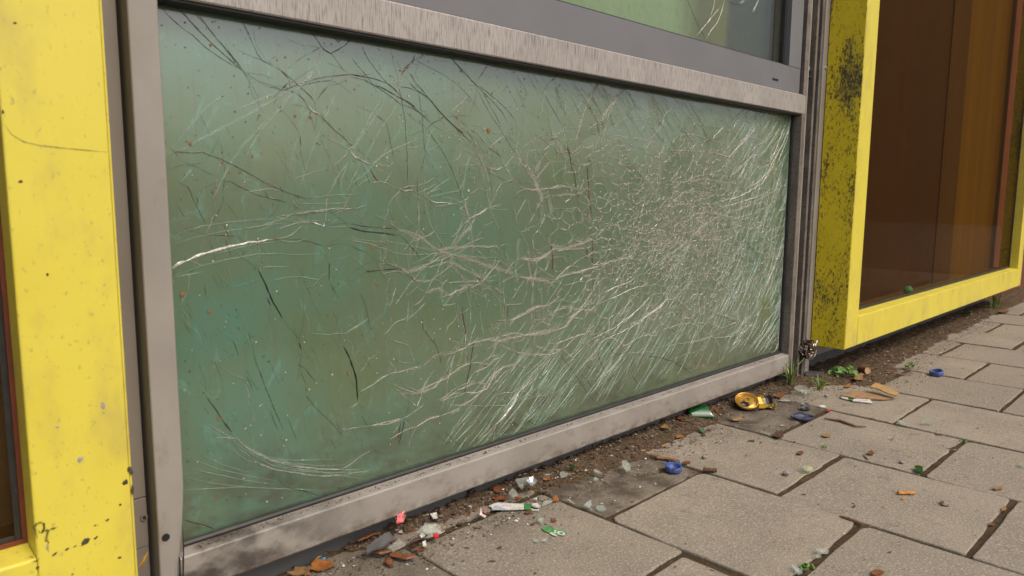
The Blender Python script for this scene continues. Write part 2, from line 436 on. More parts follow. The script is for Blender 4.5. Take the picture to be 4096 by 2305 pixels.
FOIL = flat('dull_foil', (0.35, 0.34, 0.33), (0.16, 0.155, 0.15), 90, 0.3, Metallic=0.8)
FOIL_B = flat('bright_foil', (0.85, 0.84, 0.83), (0.5, 0.5, 0.5), 90, 0.2, Metallic=0.9)
GOLD = flat('gold_can', (0.58, 0.34, 0.065), (0.48, 0.27, 0.045), 60, 0.32, Metallic=0.6)
GOLD_B = flat('gold_label', (0.60, 0.42, 0.03), (0.46, 0.30, 0.02), 60, 0.3, Metallic=0.25)
CAN_Y = flat('yellow_label', (0.78, 0.60, 0.03), (0.7, 0.5, 0.02), 40, 0.3, Metallic=0.3)
CAN_K = flat('black_label', (0.02, 0.017, 0.02), (0.035, 0.03, 0.035), 40, 0.3)
CAN_G = flat('dark_grey_label', (0.10, 0.085, 0.09), (0.07, 0.06, 0.06), 40, 0.35)
CAN_W = flat('white_label', (0.62, 0.62, 0.62), (0.35, 0.35, 0.35), 150, 0.35)
CAN_S = flat('crushed_can_brown', (0.075, 0.05, 0.04), (0.20, 0.16, 0.14), 35, 0.22, Metallic=0.8)
STONE = flat('grey_stone', (0.34, 0.31, 0.28), (0.22, 0.20, 0.18), 90, 0.8)
SLATE = flat('slate', (0.11, 0.11, 0.115), (0.07, 0.068, 0.07), 60, 0.4)
SAND = flat('crushed_glass_powder', (0.48, 0.45, 0.40), (0.30, 0.26, 0.21), 240, 0.6)
BUTT_O = flat('cigarette_filter_orange', (0.58, 0.26, 0.05), (0.48, 0.20, 0.04), 90, 0.7)
BUTT_B = flat('cigarette_filter_brown', (0.13, 0.07, 0.035), (0.09, 0.045, 0.02), 90, 0.8)
GUM = flat('chewed_lump', (0.30, 0.25, 0.18), (0.12, 0.10, 0.08), 120, 0.6)
GRASS = flat('grass_blade', (0.12, 0.24, 0.03), (0.17, 0.27, 0.05), 60, 0.5)
GRASS_Y = flat('grass_blade_pale', (0.26, 0.27, 0.08), (0.2, 0.24, 0.05), 60, 0.5)
WEED = flat('weed_leaf', (0.07, 0.20, 0.018), (0.11, 0.26, 0.03), 90, 0.5)
TEALB = flat('teal_plastic', (0.03, 0.45, 0.32), None, rough=0.3)
RIVET = flat('rivet_grey', (0.33, 0.30, 0.27), None, rough=0.35)

# ------------------------------------------------------------------ mesh helpers
def empty(name, loc, label=None, cat=None, group=None):
    o = bpy.data.objects.new(name, None)
    o.location = loc
    o.empty_display_size = 0.02
    COL.objects.link(o)
    tag(o, label, cat, group)
    return o

def tag(o, label=None, cat=None, group=None, kind=None):
    if label: o['label'] = label
    if cat: o['category'] = cat
    if group: o['group'] = group
    if kind: o['kind'] = kind
    return o

def org(parent):
    v = Vector((0, 0, 0))
    while parent is not None:
        v += parent.location
        parent = parent.parent
    return v

def make(name, verts, faces, mats, parent=None, smooth=False, mi=None, at=None, attr=None):
    """mesh object from world-space vertices; `at` = origin for top-level objects"""
    o0 = org(parent) if parent is not None else (Vector(at) if at is not None else Vector((0, 0, 0)))
    me = bpy.data.meshes.new(name)
    me.from_pydata([tuple(Vector(v) - o0) for v in verts], [], faces)
    if not isinstance(mats, (list, tuple)):
        mats = [mats]
    for m in mats:
        me.materials.append(m)
    if mi:
        me.polygons.foreach_set('material_index', mi)
    if smooth:
        me.polygons.foreach_set('use_smooth', [True] * len(me.polygons))
    if attr:
        for k, (dom, vals) in attr.items():
            a = me.attributes.new(k, 'FLOAT', dom)
            a.data.foreach_set('value', vals)
    me.update()
    o = bpy.data.objects.new(name, me)
    COL.objects.link(o)
    if parent is not None:
        o.parent = parent
    else:
        o.location = o0
    return o

def bm_obj(name, bm, mats, parent=None, smooth=False, at=None):
    o0 = org(parent) if parent is not None else (Vector(at) if at is not None else Vector((0, 0, 0)))
    bmesh.ops.recalc_face_normals(bm, faces=bm.faces[:])
    for v in bm.verts:
        v.co -= o0
    me = bpy.data.meshes.new(name)
    bm.to_mesh(me); bm.free()
    for m in (mats if isinstance(mats, (list, tuple)) else [mats]):
        me.materials.append(m)
    if smooth:
        me.polygons.foreach_set('use_smooth', [True] * len(me.polygons))
    o = bpy.data.objects.new(name, me)
    COL.objects.link(o)
    if parent is not None:
        o.parent = parent
    else:
        o.location = o0
    return o

def box(name, x0, x1, y0, y1, z0, z1, mat, parent=None, bev=0.0012, seg=2):
    bm = bmesh.new()
    bmesh.ops.create_cube(bm, size=1.0)
    for v in bm.verts:
        v.co = Vector(((x0 + x1) / 2 + v.co.x * (x1 - x0), (y0 + y1) / 2 + v.co.y * (y1 - y0), (z0 + z1) / 2 + v.co.z * (z1 - z0)))
    if bev:
        bmesh.ops.bevel(bm, geom=bm.edges[:], offset=bev, segments=seg, affect='EDGES', profile=0.5)
    return bm_obj(name, bm, mat, parent)

def prism_x(name, prof, x0, x1, mat, parent=None, nx=1, wob=0.0):
    """extrude a (y,z) profile along x"""
    vs, fs = [], []
    n = len(prof)
    for i in range(nx + 1):
        x = x0 + (x1 - x0) * i / nx
        for (y, z) in prof:
            vs.append((x, y + (noise.noise((x * 9, y * 40, z * 40)) * wob), z + noise.noise((x * 7 + 5, y * 40, z * 40)) * wob))
    for i in range(nx):
        for k in range(n):
            a, b = i * n + k, i * n + (k + 1) % n
            fs.append((a, b, b + n, a + n))
    fs.append(tuple(range(n))); fs.append(tuple(range(nx * n, nx * n + n))[::-1])
    bm = bmesh.new()
    bv = [bm.verts.new(v) for v in vs]
    for f in fs:
        bm.faces.new([bv[i] for i in f])
    return bm_obj(name, bm, mat, parent)

def cyl(name, c, axis, r, h, mat, parent=None, n=16, r2=None, at=None, smooth=False):
    bm = bmesh.new()
    bmesh.ops.create_cone(bm, cap_ends=True, segments=n, radius1=r, radius2=r if r2 is None else r2, depth=h)
    q = Vector(axis).to_track_quat('Z', 'Y')
    for v in bm.verts:
        v.co = q @ v.co + Vector(c)
    return bm_obj(name, bm, mat, parent, smooth, at)

# ------------------------------------------------------------------ the shop window
Y_GLASS = 0.030
win = empty('shop_window', (0.30, 0, 0), 'beige aluminium shop window with a shattered green lower pane', 'window')
prism_x('bottom_rail', [(0.0015, 0.0385), (0.0, 0.041), (0.0, 0.0865), (0.0018, 0.0885), (0.020, 0.0912), (0.040, 0.0912), (0.040, 0.0385)], 0.3085, 2.0038, ALU_SMOKE, win, 24, 0.0003)
prism_x('transom_rail', [(0.0015, 0.7655), (0.0, 0.7675), (0.0, 0.814), (0.0012, 0.8165), (0.040, 0.8165), (0.040, 0.7655)], 0.318, 2.0205, ALU_STREAK, win)
# left mullion: a folded cover strip whose right flange peels away at the foot
def mullion_left():
    rows = []
    zs = [2.4, 1.6, 0.9, 0.5, 0.30, 0.22, 0.185, 0.16, 0.14, 0.12, 0.10, 0.085, 0.06, 0.03, 0.008]
    vs, fs = [], []
    for z in zs:
        k = max(0.0, (0.19 - z) / 0.18)
        k = k * k * (3 - 2 * k) if k < 1 else 1
        xr = 0.3172 - 0.012 * k
        xl = 0.2845 - 0.001 * k
        sec = [(xl, 0.040), (xl, 0.0012), (xl + 0.0012, 0.0), (xl + 0.013, -0.0003), (xr - 0.009 + 0.001 * k, 0.0 - 0.001 * k),
               (xr - 0.0012 - 0.004 * k, 0.0002 + 0.002 * k), (xr - 0.0035 * k, 0.0014 + 0.010 * k), (xr, 0.0034 + 0.004 * k), (xr, 0.040)]
        vs += [(x, y, z) for x, y in sec]
    n = 9
    for i in range(len(zs) - 1):
        for k in range(n - 1):
            a = i * n + k
            fs.append((a, a + 1, a + 1 + n, a + n))
    bm = bmesh.new()
    bv = [bm.verts.new(v) for v in vs]
    for f in fs: bm.faces.new([bv[i] for i in f])
    o = bm_obj('mullion', bm, ALU, win)
    return o
mull = mullion_left()
h = cyl('screw_hole', (0.2925, -0.0006, 0.1217), (0, -1, 0), 0.0046, 0.0012, HOLLOW, mull, 20)
make('flange_gap', [(0.3128, -0.0012, 0.135), (0.3108, -0.0014, 0.09), (0.3075, -0.0016, 0.03), (0.3062, -0.0016, 0.01), (0.3085, -0.0008, 0.01), (0.3105, -0.0008, 0.05), (0.3132, -0.0010, 0.10)], [tuple(range(7))], HOLLOW, mull)
box('mullion_back', 0.2870, 0.3160, 0.012, 0.06, 0.0, 2.4, ALU_DIRTY, win, 0)

pane = box('glass_pane', 0.312, 2.0040, Y_GLASS, Y_GLASS + 0.008, 0.089, 0.767, PANE, win, 0)
pane['label'] = 'shattered green laminated pane'
# gasket along the foot and the dirt on it
prism_x('gasket_or_shade_strip', [(0.0212, 0.0905), (0.0205, 0.0945), (0.0225, 0.0972), (0.0262, 0.0975), (0.0292, 0.0962), (0.0292, 0.0905)], 0.317, 2.0035, BLACK, win, 40, 0.0006)
box('gasket_or_shade_strip', 0.3175, 2.0035, 0.0045, 0.0292, 0.7618, 0.7653, BLACK, win, 0.0008)  # black strip over the rail's underside; the shade there is painted in
# right jamb and mullion
box('gasket_or_shade_strip', 1.9975, 2.0038, 0.0215, 0.0292, 0.0980, 0.7612, BLACK, win, 0.0008)
box('mullion', 2.0042, 2.0262, 0.0005, 0.05, 0.0, 2.4, ALU_DIRTY, win, 0.0012)
box('mullion_lip', 2.0268, 2.0330, 0.0008, 0.030, 0.0, 2.4, ALU, win, 0.0012)
# sash of the upper window
box('sash_bottom', 0.318, 1.9862, 0.0042, 0.050, 0.8172, 0.8832, SASH, win, 0.0012)
box('sash_stile', 1.9168, 1.9872, 0.0040, 0.0504, 0.8836, 2.2, SASH, win, 0.0012)
box('sash_gasket', 1.9874, 1.9992, 0.0100, 0.050, 0.8180, 2.2, BLACK, win, 0.001)
box('glazing_bead', 0.318, 1.9164, 0.0180, 0.0292, 0.8834, 0.8905, BLACK, win, 0.0012)
box('glazing_bead', 1.9100, 1.9164, 0.0180, 0.0290, 0.8908, 2.2, BLACK, win, 0.001)
box('mitre_line', 1.9520, 1.9523, 0.0036, 0.0041, 0.8180, 0.8181, BLACK, win, 0)
# drain slot
sl_ = box('drain_slot', 1.8260, 1.8590, 0.0036, 0.0044, 0.8370, 0.8425, HOLLOW, win, 0.0)
up = box('upper_pane', 0.312, 1.9098, 0.0295, 0.0335, 0.8838, 2.2, GLASS_UP, win, 0)
for nm, a, b, m in (('blind', 0.30, 2.0, BLIND),):
    box(nm, a, b, 0.070 + (b * 0.002), 0.080, 0.80, 2.25, m, win, 0)
box('head_wall', 0.20, 2.15, 0.0010, 0.30, 2.2005, 2.6, PANEL, win, 0)
# mitre joint of the sash corner
def ribbon_flat(name, a, b, w, y, mat, parent):
    a, b = Vector(a), Vector(b)
    d = (b - a).normalized(); nrm = Vector((-d.z, 0, d.x)) * w / 2
    return make(name, [a - nrm, b - nrm, b + nrm, a + nrm], [(0, 1, 2, 3)], mat, parent)
ribbon_flat('mitre_joint', (1.9180, 0.00385, 0.8815), (1.9858, 0.00385, 0.8190), 0.0007, 0, ALU_DIRTY, win)
# plinth in two lengths with an open butt joint
for a, b in ((0.318, 1.1585), (1.1625, 2.003)):
    box('plinth', a, b, 0.0330, 0.060, -0.03, 0.0380, PLINTH, win, 0.001)
box('plinth_joint', 1.1586, 1.1624, 0.045, 0.062, -0.03, 0.038, HOLLOW, win, 0)

# ------------------------------------------------------------------ recessed wall panel, left
wp = empty('wall_panel', (0.25, 0.022, 0), 'taupe metal wall panel recessed beside the left yellow frame', 'panel')
for z0, z1, yy in ((-0.02, 0.1075, 0.0225), (0.1082, 0.1705, 0.0215), (0.1716, 2.4, 0.0220)):
    box('panel_plate', 0.10, 0.2795, yy, 0.03, z0, z1, PANEL, wp, 0.0006)
box('panel_gap', 0.2797, 0.2843, 0.055, 0.06, -0.02, 2.4, HOLLOW, wp, 0)
sc = cyl('screw_head', (0.2755, 0.0205, 0.146), (0, -1, 0), 0.0042, 0.002, ALU_DIRTY, wp, 18)
cyl('screw_socket', (0.2755, 0.0194, 0.146), (0, -1, 0), 0.0022, 0.0004, HOLLOW, sc, 12)

# ------------------------------------------------------------------ cover posts between the window and the right box
post = empty('cover_post', (2.08, 0, 0), 'beige and black aluminium joint post right of the broken pane', 'post')
box('channel_back', 2.0332, 2.0680, 0.030, 0.05, 0.0, 2.4, OLIVEREV, post, 0)
box('fin', 2.0672, 2.0790, 0.0006, 0.05, 0.0, 2.4, ALU_DIRTY, post, 0.0012)
box('rubber_seal', 2.0795, 2.1065, 0.0100, 0.05, 0.0, 2.4, BLACK, post, 0.002)
box('strip_edge', 2.1070, 2.1200, 0.0040, 0.05, 0.0, 2.4, ALU_DIRTY, post, 0.001)
box('cover_strip', 2.1203, 2.1490, 0.0008, 0.03, 0.0, 2.4, ALU, post, 0.0015)
for z in (0.905, 0.111):
    cyl('rivet', (2.1400, -0.0006, z), (0, -1, 0), 0.0065, 0.003, RIVET, post, 16, 0.004, smooth=False)
cyl('bolt', (2.0560, 0.018, 0.895), (0, -1, 0), 0.0065, 0.012, RIVET, post, 12)
box('clip', 2.0340, 2.0660, 0.006, 0.028, 0.868, 0.874, HOLLOW, post, 0.001)

# ------------------------------------------------------------------ yellow boxes
def yellow_box(name, label, x0, x1, zt, bar_mat, side_mat, interior, seal_mat):
    e = empty(name, ((x0 + x1) / 2, 0, 0), label, 'window box')
    YF = -0.1
    w = 0.0895
    z0, zb = 0.098, 0.187
    # stiles with the mouldy outer cheek as their own plate
    box('stile', x0 + 0.0022, x0 + w, YF, -0.0605, z0, zt, bar_mat, e, 0.0022, 3)
    box('stile', x1 - w, x1 - 0.0022, YF, -0.0605, z0, zt, bar_mat, e, 0.0022, 3)
    box('side_cheek', x0, x0 + 0.0020, YF + 0.0015, 0.0, z0 - 0.0005, zt, side_mat, e, 0.0006)
    box('side_cheek', x1 - 0.0020, x1, YF + 0.0015, 0.0, z0 - 0.0005, zt, side_mat, e, 0.0006)
    prism_x('bottom_rail', [(YF + 0.0022, z0), (YF, z0 + 0.002), (YF, zb - 0.002), (YF + 0.0026, zb), (-0.0605, zb + 0.004), (-0.0605, z0)], x0 + w + 0.0006, x1 - w - 0.0006, bar_mat, e)
    box('top_rail', x0 + w + 0.0006, x1 - w - 0.0006, YF, -0.0605, zt - 0.09, zt, bar_mat, e, 0.002)
    box('floor_board', x0 + 0.0025, x1 - 0.0025, -0.060, 0.045, z0 + 0.001, zb - 0.006, FLOORIN, e, 0)
    box('roof_board', x0 + 0.0025, x1 - 0.0025, -0.060, 0.045, zt - 0.02, zt - 0.001, bar_mat, e, 0)
    box('seal', x0 + w, x1 - w, -0.0640, -0.0612, zb + 0.0035, zb + 0.0085, seal_mat, e, 0.0006)
    box('seal', x1 - w - 0.0045, x1 - w, -0.0640, -0.0612, zb + 0.0088, zt - 0.09, seal_mat, e, 0.0006)
    box('seal', x0 + w, x0 + w + 0.003, -0.0640, -0.0612, zb + 0.0088, zt - 0.09, seal_mat, e, 0.0006)
    box('seal_gasket', x1 - w - 0.0105, x1 - w - 0.0047, -0.0625, -0.0610, zb + 0.0088, zt - 0.09, BLACK, e, 0.0005)
    box('seal_gasket', x0 + w + 0.004, x1 - w - 0.0108, -0.0625, -0.0610, zb + 0.0088, zb + 0.0140, BLACK, e, 0.0005)
    box('pane', x0 + w - 0.004, x1 - w + 0.004, -0.0602, -0.0560, zb - 0.002, zt - 0.086, GLASS_TINT, e, 0)
    for nm, a, b, yb, m in interior:
        box(nm, a, b, yb, 0.044, zb - 0.0055, zt - 0.0205, m, e, 0)
    return e

yl = yellow_box('yellow_window_frame', 'bright yellow framed window box cut by the left edge of the picture', -1.30, 0.2305, 2.4, YEL, YEL,
                [('back_board', -1.29, 0.228, 0.030, OLIVE)], RED_SEAL)
SX0, SX1 = 3.363, 3.603
yr = yellow_box('yellow_window_frame', 'yellow framed window box with mouldy side and brown boards behind glass', 2.1500, 4.4080, 2.4, YEL, YEL_MOULD,
                [('back_board', 2.155, SX0, 0.020, WOODBOARD), ('board_strip', SX0 + 0.0005, SX1, 0.0160, WOODSTRIP), ('back_board', SX1 + 0.0005, 4.40, 0.022, OLIVE)], BLACK)
# paint chips, dirt strokes and a black gouge on the left stile
def blob(name, c, rx, rz, y, mat, parent, n=14, seed=0, tilt=0.0, th=0.0008):
    r = random.Random(seed)
    vs = []
    ring = [(math.cos(i / n * math.tau) * rx * r.uniform(0.65, 1.2), math.sin(i / n * math.tau) * rz * r.uniform(0.65, 1.2)) for i in range(n)]
    ct, st = math.cos(tilt), math.sin(tilt)
    ring = [(a * ct - b * st, a * st + b * ct) for a, b in ring]
    vs = [(c[0] + a, y, c[1] + b) for a, b in ring] + [(c[0] + a * 0.55, y - th, c[1] + b * 0.55) for a, b in ring]
    fs = [(i, (i + 1) % n, n + (i + 1) % n, n + i) for i in range(n)] + [tuple(range(n, 2 * n))]
    return make(name, vs, fs, mat, parent)
CHIP = flat('bare_chip', (0.50, 0.43, 0.36), (0.36, 0.30, 0.24), 160, 0.7)
GOUGE = flat('black_gouge', (0.035, 0.026, 0.018), (0.08, 0.06, 0.03), 160, 0.7)
def ypt(px, py): 
    p = on_y(px, py, -0.1); return (p.x, p.z)
ystile = [c for c in yl.children if c.name.startswith('stile')][1]
for i, (px, py, rx, rz, m, tl) in enumerate([(412, 1622, .0022, .0045, CHIP, .2), (321, 1838, .0032, .0042, CHIP, -.6), (229, 1708, .0016, .0018, CHIP, 0), (415, 1652, .001, .001, CHIP, 0),
        (341, 2166, .0058, .0034, GOUGE, .55), (383, 2152, .0026, .0014, GOUGE, .5), (268, 2197, .0024, .0012, GOUGE, .4), (218, 2217, .0036, .0014, GOUGE, .5), (300, 2185, .0025, .0007, GOUGE, .4),
        (190, 1098, .0013, .0017, GOUGE, 0), (82, 726, .0020, .0014, GOUGE, .5), (60, 93, .0016, .0011, GOUGE, 0), (11, 448, .0012, .0022, GOUGE, 0), (520, 1880, .003, .006, GOUGE, .3), (530, 1960, .002, .006, GOUGE, 0),
        (500, 1930, .003, .0035, GOUGE, -.6), (430, 2080, .0022, .0012, GOUGE, .4), (380, 2102, .0015, .001, GOUGE, .2), (190, 2190, .0016, .003, CHIP, 0), (480, 2019, .0014, .0018, GOUGE, 0), (290, 2297, .0014, .001, GOUGE, 0), (150, 2270, .0018, .002, GOUGE, 0), (478, 2230, .002, .0015, GOUGE, 0)]):
    blob('paint_chip' if m is CHIP else 'scuff_mark', ypt(px, py), rx * 0.9, rz * 0.9, -0.1003 - i * 2e-6, m, ystile, seed=i, tilt=tl, th=0.0003)

# panel and plinth under the right box, red-brown wall beyond it
bw = empty('base_wall', (2.8, 0.03, 0), 'low taupe base panel and dark plinth under the right yellow box', 'wall')
box('base_panel', 2.1495, 4.44, 0.0340, 0.06, 0.040, 0.1700, ALU, bw, 0.001)
box('base_plinth', 2.1000, 4.44, 0.0450, 0.07, -0.03, 0.0395, PLINTH, bw, 0.001)
rw = box('red_brown_wall', 4.445, 9.0, 0.05, 0.4, -0.03, 2.4, RUST_WALL, None, 0.004)
tag(rw, 'red brown painted wall beyond the right yellow box', 'wall')
back = box('facade_wall', -6.0, 14.0, 0.42, 0.8, -0.03, 2.6, PANEL, None, 0)
tag(back, 'taupe facade wall behind the windows', 'wall')
ball = None
def round_ball(name, c, r, mat, label, cat):
    bm = bmesh.new(); bmesh.ops.create_icosphere(bm, subdivisions=2, radius=r)
    for v in bm.verts: v.co = v.co * (1 + 0.05 * noise.noise(v.co * 60)) + Vector(c)
    return tag(bm_obj(name, bm, mat, None, True, c), label, cat)

